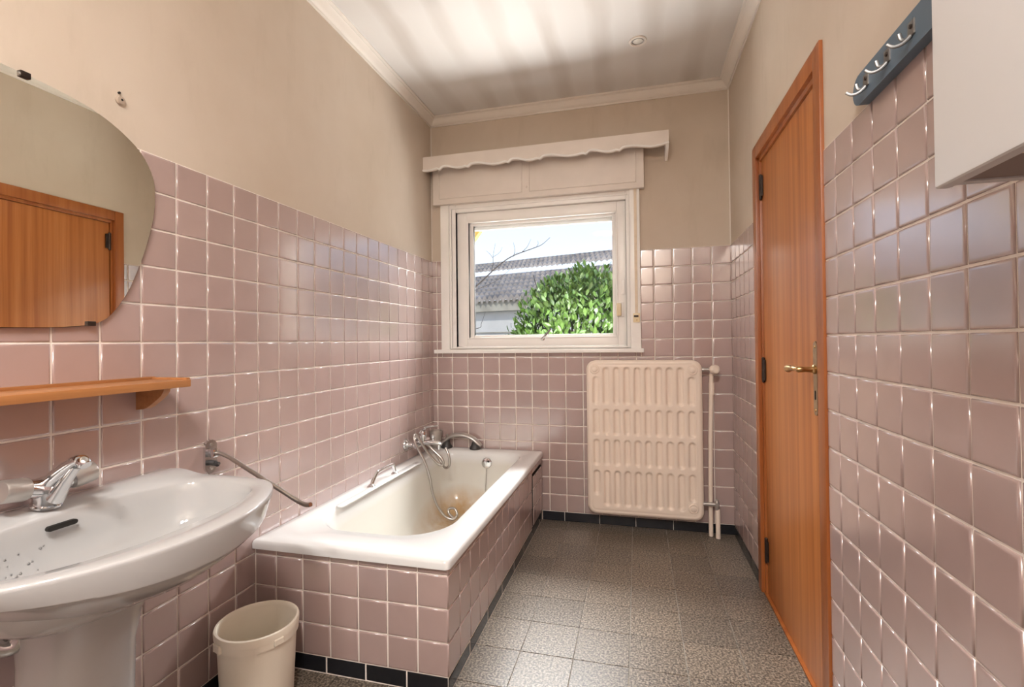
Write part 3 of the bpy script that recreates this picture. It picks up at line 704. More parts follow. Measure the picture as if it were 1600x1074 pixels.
# ------------------------------------------------------------------ radiator
RX0, RX1, RZ0, RZ1, RYF = 1.056, 1.726, 0.092, 1.032, 3.030
rad = empty('radiator', ((RX0+RX1)/2, 3.07, RZ0), 'cream enamelled panel radiator with pressed oblong flutes under the window', 'radiator')
slots = []
for c in range(10):
    cx_ = 1.114+c*0.0613
    t1 = 0.930 if c in (0, 9) else 0.985
    b4 = 0.215 if c == 0 else (0.205 if c == 9 else 0.150)
    slots += [(cx_, 0.765, t1), (cx_, 0.580, 0.730), (cx_, 0.395, 0.546), (cx_, b4, 0.358)]
def rdepth(x, zz):
    d = 0.0
    for cx_, a, b in slots:
        if abs(x-cx_) < 0.03 and a-0.02 < zz < b+0.02:
            q = min(max(zz, a+0.016), b-0.016); r = math.hypot(x-cx_, zz-q)
            t = max(0, min(1, (0.0225-r)/0.013)); d = max(d, 0.015*(t*t*(3-2*t)))
    cr = 0.055
    ex = max(RX0+cr-x, x-(RX1-cr), 0); ez = max(RZ0+cr-zz, zz-(RZ1-cr), 0)
    s = math.hypot(ex, ez) if (ex > 0 and ez > 0) else max(ex, ez)
    edge = cr-s
    if edge < 0.022: t = 1-edge/0.022; d += 0.014*t**2.2
    if 0.024 < edge < 0.030: d += 0.0015
    return d
nx, nz = 150, 190
bm = nb(); VG = []
def rmap(u, v):
    # square grid squeezed into a rounded rectangle
    x = RX0+(RX1-RX0)*u; zz = RZ0+(RZ1-RZ0)*v; cr = 0.055
    dz = min(zz-RZ0, RZ1-zz)
    if dz < cr:
        ins = cr-math.sqrt(max(0, cr*cr-(cr-dz)**2)); hw = (RX1-RX0)/2
        k = (x-(RX0+RX1)/2)/hw; x = (RX0+RX1)/2+k*(hw-ins*abs(k)**6)
    return x, zz
for j in range(nz+1):
    row = []
    v = j/nz
    for i in range(nx+1):
        x, zz = rmap(i/nx, v); row.append(bm.verts.new((x, RYF+rdepth(x, zz), zz)))
    VG.append(row)
for j in range(nz):
    for i in range(nx): bm.faces.new((VG[j][i], VG[j][i+1], VG[j+1][i+1], VG[j+1][i]))
ol = [VG[0][i] for i in range(nx)]+[VG[j][nx] for j in range(nz)]+[VG[nz][i] for i in range(nx, 0, -1)]+[VG[j][0] for j in range(nz, 0, -1)]
b2 = [bm.verts.new((v.co.x, 3.078, v.co.z)) for v in ol]
for i in range(len(ol)):
    j = (i+1) % len(ol); bm.faces.new((ol[j], ol[i], b2[i], b2[j]))
bm.faces.new(b2)
fin('panel', bm, 'radiator_enamel', rad, smooth=55)
for x, zz in ((1.107, 0.978), (1.672, 0.974), (1.668, 0.165)):
    bm = nb(); lathe(bm, [(0.029, -0.004), (0.029, 0.003), (0.026, 0.006), (0.021, 0.006), (0.020, 0.004), (0.017, 0.004), (0.016, 0.009), (0.013, 0.011), (0.0, 0.011)], (x, RYF, zz), (0, -1, 0), 28, True, False)
    fin('corner_boss', bm, 'radiator_enamel', rad)
for x in (1.16, 1.60):
    fin('wall_bracket', bbox(x-0.02, x+0.02, 3.076, D-0.004, 0.86, 0.92, 0.003), 'radiator_enamel', rad)
# valves and pipes
bm = nb(); lathe(bm, [(0.013, 0), (0.013, 0.016), (0.010, 0.018), (0.010, 0.055)], (RX1-0.004, 3.054, 0.976), (1, 0, 0), 16)
lathe(bm, [(0.014, -0.02), (0.014, 0.02)], (1.778, 3.054, 0.972), (0, 0, 1), 16); lathe(bm, [(0.012, 0), (0.010, 0.03)], (1.778, 3.054, 0.978), (0.3, -1, 0), 16)
vb = fin('valve', bm, 'satin_silver', rad)
bm = nb(); lathe(bm, [(0.018, 0), (0.026, 0.004), (0.028, 0.012), (0.026, 0.030), (0.021, 0.036), (0.012, 0.038), (0.010, 0.036), (0.0, 0.036)], (1.785, 3.030, 0.979), (0.35, -1, 0.05), 26, True, False); fin('valve_knob', bm, 'radiator_enamel', vb)
bm = nb(); tube(bm, [(1.766, 3.074, 0.002), (1.766, 3.074, 0.18), (1.770, 3.066, 0.60), (1.777, 3.056, 0.90), (1.778, 3.054, 0.955)], 0.0125, 16)
lathe(bm, [(0.0155, 0), (0.0155, 0.07)], (1.778, 3.056, 0.83), (0, 0, 1), 16)
fin('supply_pipe', bm, 'radiator_enamel', rad)
bm = nb(); lathe(bm, [(0.0128, 0.002), (0.0128, 0.165), (0.011, 0.172)], (1.801, 3.045, 0), (0, 0, 1), 18); fin('return_pipe', bm, 'radiator_enamel', rad)
bm = nb(); lathe(bm, [(0.011, 0), (0.011, 0.07)], (RX1-0.004, 3.046, 0.195), (1, 0, 0), 16); lathe(bm, [(0.012, -0.03), (0.014, -0.01), (0.014, 0.012), (0.009, 0.02), (0.009, 0.03)], (1.797, 3.045, 0.195), (0, 0, 1), 16)
lathe(bm, [(0.010, 0), (0.009, 0.022)], (1.797, 3.04, 0.200), (0, -1, 0), 14); fin('return_valve', bm, 'satin_silver', rad)
# ------------------------------------------------------------------ washbasin on its pedestal
BC = Vector((0.235, 0.835, 0)); RZ = 0.772
half = [(0.004, 0.298), (0.06, 0.324), (0.13, 0.335), (0.20, 0.338), (0.29, 0.334), (0.355, 0.320), (0.400, 0.290), (0.446, 0.232), (0.487, 0.155), (0.508, 0.080), (0.515, 0.0)]
ihalf = [(0.090, 0.0), (0.094, 0.10), (0.108, 0.18), (0.128, 0.245), (0.17, 0.282), (0.24, 0.291), (0.305, 0.286), (0.352, 0.265), (0.390, 0.215), (0.419, 0.14), (0.432, 0.07), (0.436, 0.0)]
def outline(hp_, n=96, closed_back=False):
    up = [(x, y) for x, y in hp_]; dn = [(x, -y) for x, y in reversed(hp_)]
    pts = up+[p for p in dn if abs(p[1]) > 1e-6 or False]
    seen = []; [seen.append(p) for p in pts if p not in seen]
    P = [Vector((x, y, 0)) for x, y in seen]
    L = []
    c = Vector((BC.x, 0, 0))
    fine = []
    if closed_back: fine = catmull(P, 12, True)
    else: fine = catmull(P, 12, False)+[P[-1].lerp(P[0], k/24) for k in range(1, 24)]
    ang = [math.atan2((p-c).y, (p-c).x) for p in fine]
    out = []
    for k in range(n):
        a = -PI+2*PI*k/n; d = Vector((math.cos(a), math.sin(a), 0)); best = None
        for i in range(len(fine)):
            p, q = fine[i]-c, fine[(i+1) % len(fine)]-c
            den = d.x*(q-p).y-d.y*(q-p).x
            if abs(den) < 1e-12: continue
            t = (p.x*(q-p).y-p.y*(q-p).x)/den; s = (p.x*d.y-p.y*d.x)/den
            if t > 0 and -1e-6 <= s <= 1+1e-6 and (best is None or t > best): best = t
        out.append(d*(best or 0.1))
    return out
OUT = outline(half); INN = outline(ihalf, closed_back=True)
def bring(base, s, zz, tip=0.0, shift=0.0, minx=0.004):
    r = []
    for d in base:
        w = min(1.0, abs(d.y)/0.32)
        p = Vector((BC.x+d.x*s+shift, BC.y+d.y*s, zz+tip*w*w)); p.x = max(p.x, minx); r.append(p)
    return r
wb_ = empty('washbasin', (0.25, 0.838, 0), 'white ceramic pedestal washbasin with wide angular rim against the left wall', 'washbasin')
def lift(r, amt):   # the tap ledge at the back stands a little proud
    for p in r:
        t = max(0, min(1, (0.13-p.x)/0.09)); p.z += amt*t*t*(3-2*t)
    return r
rings = [bring(OUT, 0.30, 0.600, 0, -0.05), bring(OUT, 0.52, 0.615, 0.01, -0.05), bring(OUT, 0.78, 0.648, 0.032, -0.02), bring(OUT, 0.915, 0.690, 0.036), bring(OUT, 0.935, 0.699, 0.034),
         bring(OUT, 0.940, 0.702, 0.033), bring(OUT, 0.962, 0.703, 0.032), bring(OUT, 0.968, 0.708, 0.029), bring(OUT, 0.990, 0.744, 0.012), bring(OUT, 0.999, RZ-0.010, 0.002), lift(bring(OUT, 1.0, RZ-0.005), 0.014), lift(bring(OUT, 0.996, RZ-0.001), 0.018), lift(bring(OUT, 0.988, RZ), 0.018)]
rings += [lift([a.lerp(b, 0.5) for a, b in zip(bring(OUT, 0.988, RZ), bring(INN, 1.03, RZ-0.001))], 0.018),
          lift(bring(INN, 1.02, RZ-0.002), 0.014), lift(bring(INN, 0.998, RZ-0.008), 0.010), bring(INN, 0.982, RZ-0.028), bring(INN, 0.95, RZ-0.072), bring(INN, 0.89, RZ-0.112), bring(INN, 0.74, RZ-0.142), bring(INN, 0.42, RZ-0.156), bring(INN, 0.10, RZ-0.162)]
bm = nb(); loft(bm, rings)
fin('basin', bm, 'sanitary_ceramic', wb_, smooth=60)
# stray water drops clinging to the back of the bowl
from mathutils.bvhtree import BVHTree
bob = bpy.data.objects['basin']
bvh = BVHTree.FromPolygons([tuple(v.co+WORG['basin']) for v in bob.data.vertices], [tuple(p.vertices) for p in bob.data.polygons])
rd = random.Random(3); bm = nb()
for k in range(26):
    y_ = rd.uniform(0.60, 0.79) if k < 22 else rd.uniform(0.80, 0.98); z_ = rd.uniform(0.665, 0.720) if k < 22 else rd.uniform(0.70, 0.745)
    hit = bvh.ray_cast(Vector((0.26, y_, z_)), Vector((-1, 0, 0)))
    if hit[0] is None: continue
    r_ = rd.uniform(0.0014, 0.0030)
    q_ = Vector((0, 0, 1)).rotation_difference(Vector((1, 0, 0.4)).normalized()).to_matrix().to_4x4()
    bmesh.ops.create_icosphere(bm, subdivisions=2, radius=r_, matrix=Matrix.Translation(hit[0]) @ q_ @ Matrix.Diagonal((1, 1, 0.55, 1)))
wd = fin('water_drops', bm, 'water', wb_); wd['kind'] = 'stuff'
# pedestal: rounded front, flat back, waisted
def ped(zz, hw, x0, x1, n=40):
    r = []
    for k in range(n):
        a = 2*PI*k/n; cx_ = (x0+x1)/2; s = math.sin(a); c = math.cos(a)
        px = cx_+(x1-x0)/2*math.copysign(abs(c)**0.75, c); py = 0.818+hw*0.96*math.copysign(abs(s)**0.75, s)
        r.append(Vector((px, py, zz)))
    return r
pr = [(0.002, 0.118, 0.045, 0.255), (0.03, 0.118, 0.045, 0.255), (0.05, 0.110, 0.048, 0.246), (0.20, 0.104, 0.050, 0.240), (0.36, 0.098, 0.050, 0.238), (0.48, 0.096, 0.050, 0.245), (0.55, 0.103, 0.046, 0.262), (0.60, 0.118, 0.040, 0.290), (0.632, 0.130, 0.034, 0.312), (0.640, 0.131, 0.034, 0.315)]
bm = nb(); loft(bm, [ped(*q) for q in pr]); fin('pedestal', bm, 'sanitary_ceramic', wb_, smooth=60)
# overflow slot in the back of the bowl, drain
bm = nb()
oy = 0.812; ox = 0.110; oz = RZ-0.022
prism(bm, [(a, b) for a, b in stadium(oy-0.030, oy+0.030, oz-0.0055, oz+0.0055, 8)], 'X', ox-0.008, ox+0.0012)
fin('overflow_slot', bm, 'black_hole', wb_)
bm = nb(); lathe(bm, [(0.024, 0), (0.026, 0.003), (0.018, 0.004), (0.0, 0.002)], (BC.x, BC.y, RZ-0.1615), (0, 0, 1), 22, True, False); fin('drain', bm, 'chrome', wb_)
# chrome bottle trap behind the pedestal
bm = nb(); tube(bm, catmull([(0.0, 0.665, 0.565), (0.05, 0.668, 0.565), (0.085, 0.690, 0.556), (0.105, 0.712, 0.536), (0.115, 0.730, 0.548), (0.120, 0.745, 0.62)], 6), 0.018, 16)
lathe(bm, [(0.032, 0.004), (0.032, 0.008), (0.02, 0.014)], (0, 0.660, 0.560), (1, 0, 0), 20); fin('trap', bm, 'grey_pipe_trap', wb_)
# two-handle tap
tx, ty, tz = 0.058, 0.812, RZ+0.017
bm = nb(); lathe(bm, [(0.029, 0), (0.029, 0.004), (0.026, 0.007), (0.025, 0.016), (0.029, 0.034), (0.030, 0.050), (0.024, 0.062), (0.010, 0.068), (0.0, 0.069)], (tx, ty, tz), (0.10, 0, 1), 26, True, False)
for s in (-1, 1): tube(bm, [(tx+0.004, ty, tz+0.040), (tx+0.006, ty+s*0.030, tz+0.048), (tx+0.008, ty+s*0.044, tz+0.052)], [0.024, 0.021, 0.019], 18)
tap = fin('tap', bm, 'chrome', wb_)
for s in (-1, 1):
    bm = nb(); lathe(bm, [(0.018, 0), (0.0245, 0.003), (0.0255, 0.010), (0.0245, 0.046), (0.0225, 0.050), (0.0, 0.0505)], (tx+0.008, ty+s*0.042, tz+0.051), (0.10, s, 0.16), 26, True, False)
    fin('tap_handle', bm, 'satin_silver', tap)
sp = catmull([(tx+0.004, ty, tz+0.044), (tx+0.030, ty, tz+0.066), (tx+0.062, ty, tz+0.088), (tx+0.094, ty, tz+0.106), (tx+0.108, ty, tz+0.110)], 5)
bm = nb(); tube(bm, sp, [0.024-0.010*i/(len(sp)-1) for i in range(len(sp))], 18, squash=0.8)
tube(bm, [(tx+0.030, ty, tz+0.020), (tx+0.062, ty, tz+0.062), (tx+0.092, ty, tz+0.096)], [0.018, 0.012, 0.010], 14)
spo = fin('spout', bm, 'chrome', tap)
bm = nb(); lathe(bm, [(0.0125, 0), (0.0135, 0.004), (0.0135, 0.014), (0.011, 0.018)], (tx+0.108, ty, tz+0.110), (0.75, 0, -0.66), 18); fin('aerator', bm, 'chrome', spo)
# ------------------------------------------------------------------ mirror
mir = empty('wall_mirror', (0, 0.78, 1.2), 'frameless rounded asymmetrical mirror on the wall above the wooden shelf', 'mirror')
mr = [(0.797, 1.775), (0.881, 1.770), (0.954, 1.757), (1.019, 1.731), (1.072, 1.693), (1.103, 1.642), (1.111, 1.597), (1.106, 1.521), (1.081, 1.424), (1.045, 1.329), (1.018, 1.277), (0.992, 1.241), (0.966, 1.218), (0.925, 1.204), (0.827, 1.196)]
c0 = 0.762
loop = mr+[(2*c0-y, zz) for y, zz in reversed(mr)]
poly = [(p.x, p.y) for p in catmull([(a, b, 0) for a, b in loop], 5, True)]
bm = nb(); prism(bm, poly, 'X', 0.0045, 0.0115)
edge = [e_ for e_ in bm.edges if all(abs(v.co.x-0.0115) < 1e-5 for v in e_.verts)]
mg = fin('mirror_glass', bm, 'mirror', mir, smooth=20)
mg.rotation_euler = (0, -0.004, 0.009); mg.location.x += 0.006
bm = nb(); prism(bm, [((y-c0)*1.004+c0, (zz-1.48)*1.004+1.48) for y, zz in poly], 'X', 0.0035, 0.0085); fin('mirror_backing', bm, 'dark_hinge', mir, smooth=20)
for y, zz, s in ((0.797, 1.775, -1), (0.935, 1.2065, 1), (0.60, 1.205, 1)):
    fin('mirror_clip', bbox(0.004, 0.0215, y-0.010, y+0.010, zz-(0.010 if s < 0 else 0.004), zz+(0.004 if s < 0 else 0.008), 0.0015), 'dark_hinge', mir)
# ------------------------------------------------------------------ wooden shelf
shf = empty('wooden_shelf', (0, 0.75, 0.98), 'small honey-brown wooden wall shelf between mirror and washbasin', 'shelf')
fin('board', bbox(0.0042, 0.140, 0.400, 1.112, 1.034, 1.054, 0.0025), 'pine_shelf', shf)
fin('end_lip', bbox(0.0042, 0.136, 1.100, 1.112, 1.053, 1.060, 0.002), 'pine_shelf', shf)
fin('back_rail', bbox(0.0042, 0.012, 0.400, 1.112, 1.053, 1.062, 0.002), 'pine_shelf', shf)
for y in (1.070, 0.435):
    bm = nb(); pts = [(0.0042, 1.034), (0.104, 1.034), (0.102, 1.024), (0.094, 1.013), (0.080, 1.002), (0.062, 0.990), (0.046, 0.980), (0.030, 0.974), (0.0042, 0.972)]
    prism(bm, pts, 'Y', y-0.010, y+0.010); bev(bm, 0.0015, 1); fin('bracket', bm, 'pine_shelf', shf)
# ------------------------------------------------------------------ swing towel rail
tr = empty('towel_rail', (0, 1.30, 0.74), 'chrome swing-arm towel rail with oval wall plate beside the washbasin', 'towel rail')
bm = nb(); prism(bm, [(q, p) for p, q in stadium(0.734, 0.842, 1.277, 1.323)], 'X', 0.0045, 0.0135); bev(bm, 0.003, 2)
pl = fin('wall_plate', bm, 'chrome', tr)
for zz in (0.750, 0.826):
    bm = nb(); lathe(bm, [(0.0055, 0), (0.005, 0.003), (0.0, 0.0035)], (0.0135, 1.30, zz), (1, 0, 0), 14, True, False); fin('screw', bm, 'brushed_steel', pl)
bm = nb(); box(bm, 0.012, 0.034, 1.288, 1.312, 0.786, 0.812); bev(bm, 0.003, 2); fin('socket', bm, 'chrome', tr)
bm = nb(); tube(bm, [(0.012, 1.30, 0.768), (0.030, 1.30, 0.766)], [0.009, 0.009], 14); tube(bm, [(0.028, 1.30, 0.766), (0.040, 1.298, 0.764), (0.048, 1.296, 0.768)], [0.007, 0.008, 0.005], 12); fin('empty_socket', bm, 'dark_rubber', tr)
arm = catmull([(0.026, 1.30, 0.799), (0.055, 1.299, 0.798), (0.085, 1.297, 0.790), (0.12, 1.294, 0.776), (0.34, 1.272, 0.687), (0.375, 1.267, 0.675), (0.40, 1.262, 0.671), (0.418, 1.258, 0.674)], 6)
bm = nb(); tube(bm, arm, 0.0068, 14); fin('arm', bm, 'brushed_steel', tr)
# ------------------------------------------------------------------ bucket
bu = empty('bucket', (0.19, 1.303, 0), 'cream plastic bucket standing between washbasin and tub', 'bucket')
bc_ = (0.186, 1.305, 0.0)
bm = nb(); lathe(bm, [(0.0, 0.003), (0.096, 0.003), (0.100, 0.0008), (0.102, 0.006), (0.113, 0.235), (0.114, 0.272), (0.112, 0.2725), (0.110, 0.235), (0.0985, 0.010), (0.0, 0.008)], bc_, seg=56, cap0=False, cap1=False)
fin('bucket_body', bm, 'bucket_plastic', bu, smooth=40)
bm = nb(); lathe(bm, [(0.1135, 0.236), (0.119, 0.236), (0.1195, 0.254), (0.121, 0.255), (0.122, 0.272), (0.120, 0.2775), (0.114, 0.279), (0.1115, 0.276), (0.1115, 0.262), (0.1135, 0.250)], bc_, seg=56, cap0=False, cap1=False)
fin('bucket_rim', bm, 'bucket_plastic', bu, smooth=40)
for a in (-0.35, 2.79, -1.9):
    d = Vector((math.cos(a), math.sin(a), 0)); t_ = Vector((-d.y, d.x, 0)); p = Vector(bc_)+d*0.121
    bm = nb(); vv = box(bm, -0.5, 0.5, -0.5, 0.5, -0.5, 0.5)
    for v in vv: v.co = p+d*(v.co.x*0.008)+t_*(v.co.y*0.030)+Vector((0, 0, 0.250+v.co.z*0.020))
    bev(bm, 0.002, 1); fin('rim_lug', bm, 'bucket_plastic', bu)
# ------------------------------------------------------------------ hook rail
hr = empty('hook_rail', (W, 1.18, 1.68), 'blue painted hook rail with three metal hooks, right of the door', 'hook rail')
bm = nb(); prism(bm, [(a, b) for a, b in stadium(0.985, 1.362, 1.705, 1.777, 12)], 'X', W-0.0265, W-0.0045); bev(bm, 0.0015, 1)
fin('rail_board', bm, 'blue_painted_wood', hr)
for y in (1.288, 1.190, 1.096):
    bm = nb(); XF = W-0.0265
    box(bm, XF-0.003, XF+0.001, y-0.012, y+0.012, 1.728, 1.758); bev(bm, 0.001, 1)
    tube(bm, catmull([(XF-0.001, y+0.006, 1.732), (XF-0.008, y+0.006, 1.726), (XF-0.015, y+0.007, 1.728), (XF-0.018, y+0.008, 1.740)], 5), 0.0026, 8, squash=1.5)
    tube(bm, catmull([(XF-0.001, y, 1.730), (XF-0.014, y+0.003, 1.718), (XF-0.028, y+0.007, 1.716), (XF-0.038, y+0.010, 1.724)], 5), 0.0024, 8, squash=1.5)
    hk = fin('hook', bm, 'dull_metal', hr)
    bm = nb(); lathe(bm, [(0.0045, 0), (0.004, 0.0022), (0.0, 0.0025)], (XF-0.003, y-0.002, 1.746), (-1, 0, 0), 12, True, False); fin('screw', bm, 'dark_hinge', hk)
# ------------------------------------------------------------------ wall cabinet at the right edge
CXF, CYE, CZB = W-0.18, 0.729, 1.336
cab = empty('wall_cabinet', (W-0.09, 0.42, CZB), 'white wall cabinet cut off by the upper right picture edge', 'cabinet')
CY0 = 0.12
bm = nb()
t_ = 0.014
box(bm, CXF+0.022, W-0.0045, CYE-t_, CYE, CZB+0.004, 2.15); box(bm, CXF+0.022, W-0.0045, CY0, CY0+t_, CZB+0.004, 2.15)
box(bm, CXF+0.022, W-0.0045, CY0+t_, CYE-t_, 2.136, 2.15); box(bm, W-0.012, W-0.0045, CY0+t_, CYE-t_, CZB+0.004, 2.136)
fin('carcass', bm, 'cabinet_white', cab, smooth=0)
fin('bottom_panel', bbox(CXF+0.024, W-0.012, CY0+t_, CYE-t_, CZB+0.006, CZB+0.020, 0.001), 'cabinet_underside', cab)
cdr = fin('cabinet_door', bbox(CXF, CXF+0.018, CY0, CYE, CZB, 2.15, 0.005, 3), 'cabinet_white', cab)
bm = bbox(CXF+0.016, CXF+0.034, 0.60, 0.612, CZB+0.001, CZB+0.008, 0.001); fin('door_catch', bm, 'ivory_plastic', cdr)
# ------------------------------------------------------------------ small fittings
bm = nb(); lathe(bm, [(0.0115, 0.0), (0.0125, 0.004), (0.0105, 0.009), (0.0040, 0.010), (0.0, 0.010)], (0.0, 1.020, 1.822), (1, 0.05, 0), 22, True, False)
wp = fin('wall_plug', bm, 'nylon_plug'); tag(wp, 'small round nylon plug in the beige wall above the mirror', 'wall plug')
bm = nb(); lathe(bm, [(0.0030, 0), (0.0030, 0.0012)], (0.0098, 1.0205, 1.8225), (1, 0.05, 0), 10); fin('plug_hole', bm, 'black_hole', wp)
bm = nb(); lathe(bm, [(0.0028, 0), (0.0028, 0.006), (0.0, 0.0065)], (0.0, 1.018, 1.842), (1, 0, 0), 10, True, False); fin('nail', bm, 'black_hole', wp)
def ceiling_lamp(x, y, label, lit):
    o = empty('recessed_ceiling_lamp', (x, y, H), label, 'ceiling lamp')
    bm = nb(); lathe(bm, [(0.030, 0.004), (0.031, -0.003), (0.036, -0.007), (0.043, -0.006), (0.045, 0.0), (0.045, 0.002)], (x, y, H), (0, 0, 1), 32, False, False); fin('trim_ring', bm, 'white_coving', o)
    bm = nb(); lathe(bm, [(0.030, 0.001), (0.0265, -0.001), (0.026, -0.0045), (0.0285, -0.005)], (x, y, H), (0, 0, 1), 28, False, False); fin('inner_ring', bm, 'satin_silver', o)
    bm = nb(); lathe(bm, [(0.026, -0.001), (0.018, -0.0035), (0.0, -0.0045)], (x, y, H), (0, 0, 1), 24, True, False); fin('lamp_lens', bm, 'lamp_glass', o)
    if lit:
        l = bpy.data.lights.new('behind_camera_fill', 'AREA'); l.shape = 'DISK'; l.size = 0.30; l.energy = FILL_W; l.color = (1.0, 0.975, 0.95)
        lo = bpy.data.objects.new('behind_camera_fill', l); COL.objects.link(lo); lo.location = (x, y, H-0.03)
ceiling_lamp(1.385, 2.585, 'small round recessed ceiling lamp near the window', False)
ceiling_lamp(0.95, -0.62, 'added unseen fill lamp behind the camera, room centre', True)  # this lamp and the next are added to fill the room with light
ceiling_lamp(1.385, -0.35, 'added unseen fill lamp behind the camera, door side', True)
# ================================================================== OUTDOORS
bm = nb(); box(bm, -25, 25, D+TH, 60, -0.35, -0.25); o = fin('ground', bm, 'yard_ground', None, smooth=0, org=(0, 0, 0)); tag(o, 'bare ground of the yard outside', None, None, 'structure')
# neighbouring building, turned 16 degrees to the window wall
BU = Vector((0.961, -0.276, 0)); BV = Vector((0.276, 0.961, 0)); BO = Vector((-1.69, 9.0, 0))
nbd = empty('neighbour_building', tuple(BO+Vector((0, 0, -0.25))), 'low grey outbuilding with wavy tiled roof behind the shrub', 'building')
def L(u, v, zz): return BO+BU*u+BV*v+Vector((0, 0, zz))
def lbox(bm, u0, u1, v0, v1, z0, z1):
    vv = box(bm, u0, u1, v0, v1, z0, z1)
    for v in vv: v.co = L(v.co.x, v.co.y, v.co.z)
U0, U1 = -5.0, 7.5
bm = nb(); lbox(bm, U0, U1, 0.10, 5.6, -0.3, 1.80); fin('wall', bm, 'render_grey', nbd, smooth=0)
bm = nb(); lbox(bm, U0, U1, 0.07, 0.10, 1.33, 1.345); fin('wall_ledge', bm, 'fascia', nbd, smooth=0)
bm = nb(); lbox(bm, U0, U1, -0.03, 0.05, 1.735, 1.935); fin('fascia', bm, 'fascia', nbd, smooth=0)
def wavy(v0, v1, nrow, wave, amp, material, nm, lap):
    """rows of roll tiles laid as real overlapping waves"""
    bm = nb(); nu = int((U1-U0)/wave)*6; dv = (v1-v0)/nrow
    for r in range(nrow):
        a, b = v0+r*dv, v0+(r+1)*dv+lap*0.4; R2 = []
        for (v, dz) in ((a, -0.03), (a, lap), ((a+b)/2, lap*0.6), (b, 0.0)):
            row = []
            for i in range(nu+1):
                u = U0+(U1-U0)*i/nu; ph = 2*PI*(u/wave)
                w = amp*(abs(math.sin(ph/2))*1.5-0.5) if nm == 'roof_tile_field' else amp*math.sin(ph)
                row.append(L(u, v, 1.95+0.407*v+w+dz))
            R2.append(row)
        vr = [[bm.verts.new(p) for p in row] for row in R2]
        for p, q in zip(vr, vr[1:]):
            for i in range(nu): bm.faces.new((p[i], p[i+1], q[i+1], q[i]))
    o = fin(nm, bm, material, nbd, smooth=40); o['kind'] = 'stuff'
wavy(-0.08, 1.70, 7, 0.118, 0.052, 'roof_tile', 'roof_tile_field', 0.06)
wavy(1.70, 2.26, 1, 0.13, 0.030, 'white_sheet', 'corrugated_sheet', 0.035)
wavy(2.26, 3.05, 3, 0.118, 0.052, 'roof_tile', 'roof_tile_field', 0.06)
bm = nb(); lbox(bm, U0, U1, 0.0, 3.1, 1.80, 1.86)
fin('roof_deck', bm, 'fascia', nbd, smooth=0)
# laurel shrub
sh = empty('laurel_shrub', (0.78, 5.35, -0.25), 'dense green laurel shrub right outside the window', 'shrub')
rnd = random.Random(11)
bm = nb(); stems = []
for k in range(34):
    a = rnd.uniform(0, 2*PI); r = rnd.uniform(0.1, 0.75)
    tip = Vector((0.80+r*0.95*math.cos(a), 5.35+r*0.75*math.sin(a), rnd.uniform(1.2, 1.95)))
    b0 = Vector((0.80+0.10*math.cos(a), 5.35+0.10*math.sin(a), -0.25)); m_ = b0.lerp(tip, 0.5)+Vector((rnd.uniform(-.08, .08), rnd.uniform(-.08, .08), 0.1))
    pts = catmull([b0, m_, tip], 6); tube(bm, pts, [0.014-0.010*i/(len(pts)-1) for i in range(len(pts))], 6); stems.append(pts)
fin('stems', bm, 'bark', sh)
def leaf_data(s=1.0):
    V = []; F = []
    n = 6
    for i in range(n+1):
        t = i/n; w = 0.021*math.sin(PI*min(1, t*0.97+0.03))**0.8; x = t*0.10; zc = -0.010*t*t
        V += [(x, -w, zc+0.006), (x, 0, zc), (x, w, zc+0.006)]
    for i in range(n):
        for k in range(2): a = i*3+k; F.append((a, a+3, a+4, a+1))
    return V, F
LV, LF = leaf_data()
lme = bpy.data.meshes.new('leaf'); lme.from_pydata(LV, [], LF); lme.materials.append(MATS['leaf_green'])
for p in lme.polygons: p.use_smooth = True
leaves = []
for k in range(6500):
    th = rnd.uniform(0, 2*PI); ph = math.acos(rnd.uniform(-0.75, 1)); rr_ = rnd.uniform(0.72, 1.04)**0.8
    p = Vector((0.84+0.82*rr_*math.sin(ph)*math.cos(th), 5.38+0.62*rr_*math.sin(ph)*math.sin(th), 1.10+0.76*rr_*math.cos(ph)))
    p += Vector((rnd.gauss(0, .03), rnd.gauss(0, .03), rnd.gauss(0, .04)))
    # lumps of shoots
    p.z += 0.06*math.sin(p.x*17+1)*math.sin(p.y*13)
    n_ = (p-Vector((0.82, 5.38, 0.95))).normalized()
    d = (n_*0.5+Vector((0, 0, 0.75))+Vector((rnd.gauss(0, .55), rnd.gauss(0, .55), rnd.gauss(0, .35)))).normalized()
    leaves.append((p, d, n_, rnd.uniform(0.5, 0.95), rnd.uniform(-0.6, 0.6)))
for k in range(60):   # upright shoot tips along the top
    th = rnd.uniform(0, 2*PI); r = rnd.uniform(0, 0.62)
    b0 = Vector((0.82+r*1.15*math.cos(th), 5.38+r*0.8*math.sin(th), 0)); b0.z = 1.10+0.76*math.sqrt(max(0.05, 1-(r/0.72)**2))-0.04
    hgt = rnd.uniform(0.06, 0.18)
    for q in range(9):
        a = q*2.4; zz = hgt*q/8
        leaves.append((b0+Vector((0, 0, zz)), Vector((0.55*math.cos(a), 0.55*math.sin(a), 0.85)).normalized(), Vector((-math.cos(a), -math.sin(a), .6)).normalized(), rnd.uniform(0.55, 0.85), 0))
def lmat(p, d, n_, s, roll):
    x = d; y = n_.cross(x)
    if y.length < 1e-3: y = Vector((1, 0, 0)).cross(x)
    y.normalize(); zz = x.cross(y)
    R3 = Matrix((x, y, zz)).transposed() @ Matrix.Rotation(roll, 3, 'X')
    return Matrix.Translation(p) @ R3.to_4x4() @ Matrix.Diagonal((s, s, s, 1))
def lscore(l):
    p = l[0]; q = project(p)
    if not q or not (735 < q[0] < 962 and 350 < q[1] < 528): return 99
    return p.y
leaves.sort(key=lscore)
porg = WORG[sh.name]
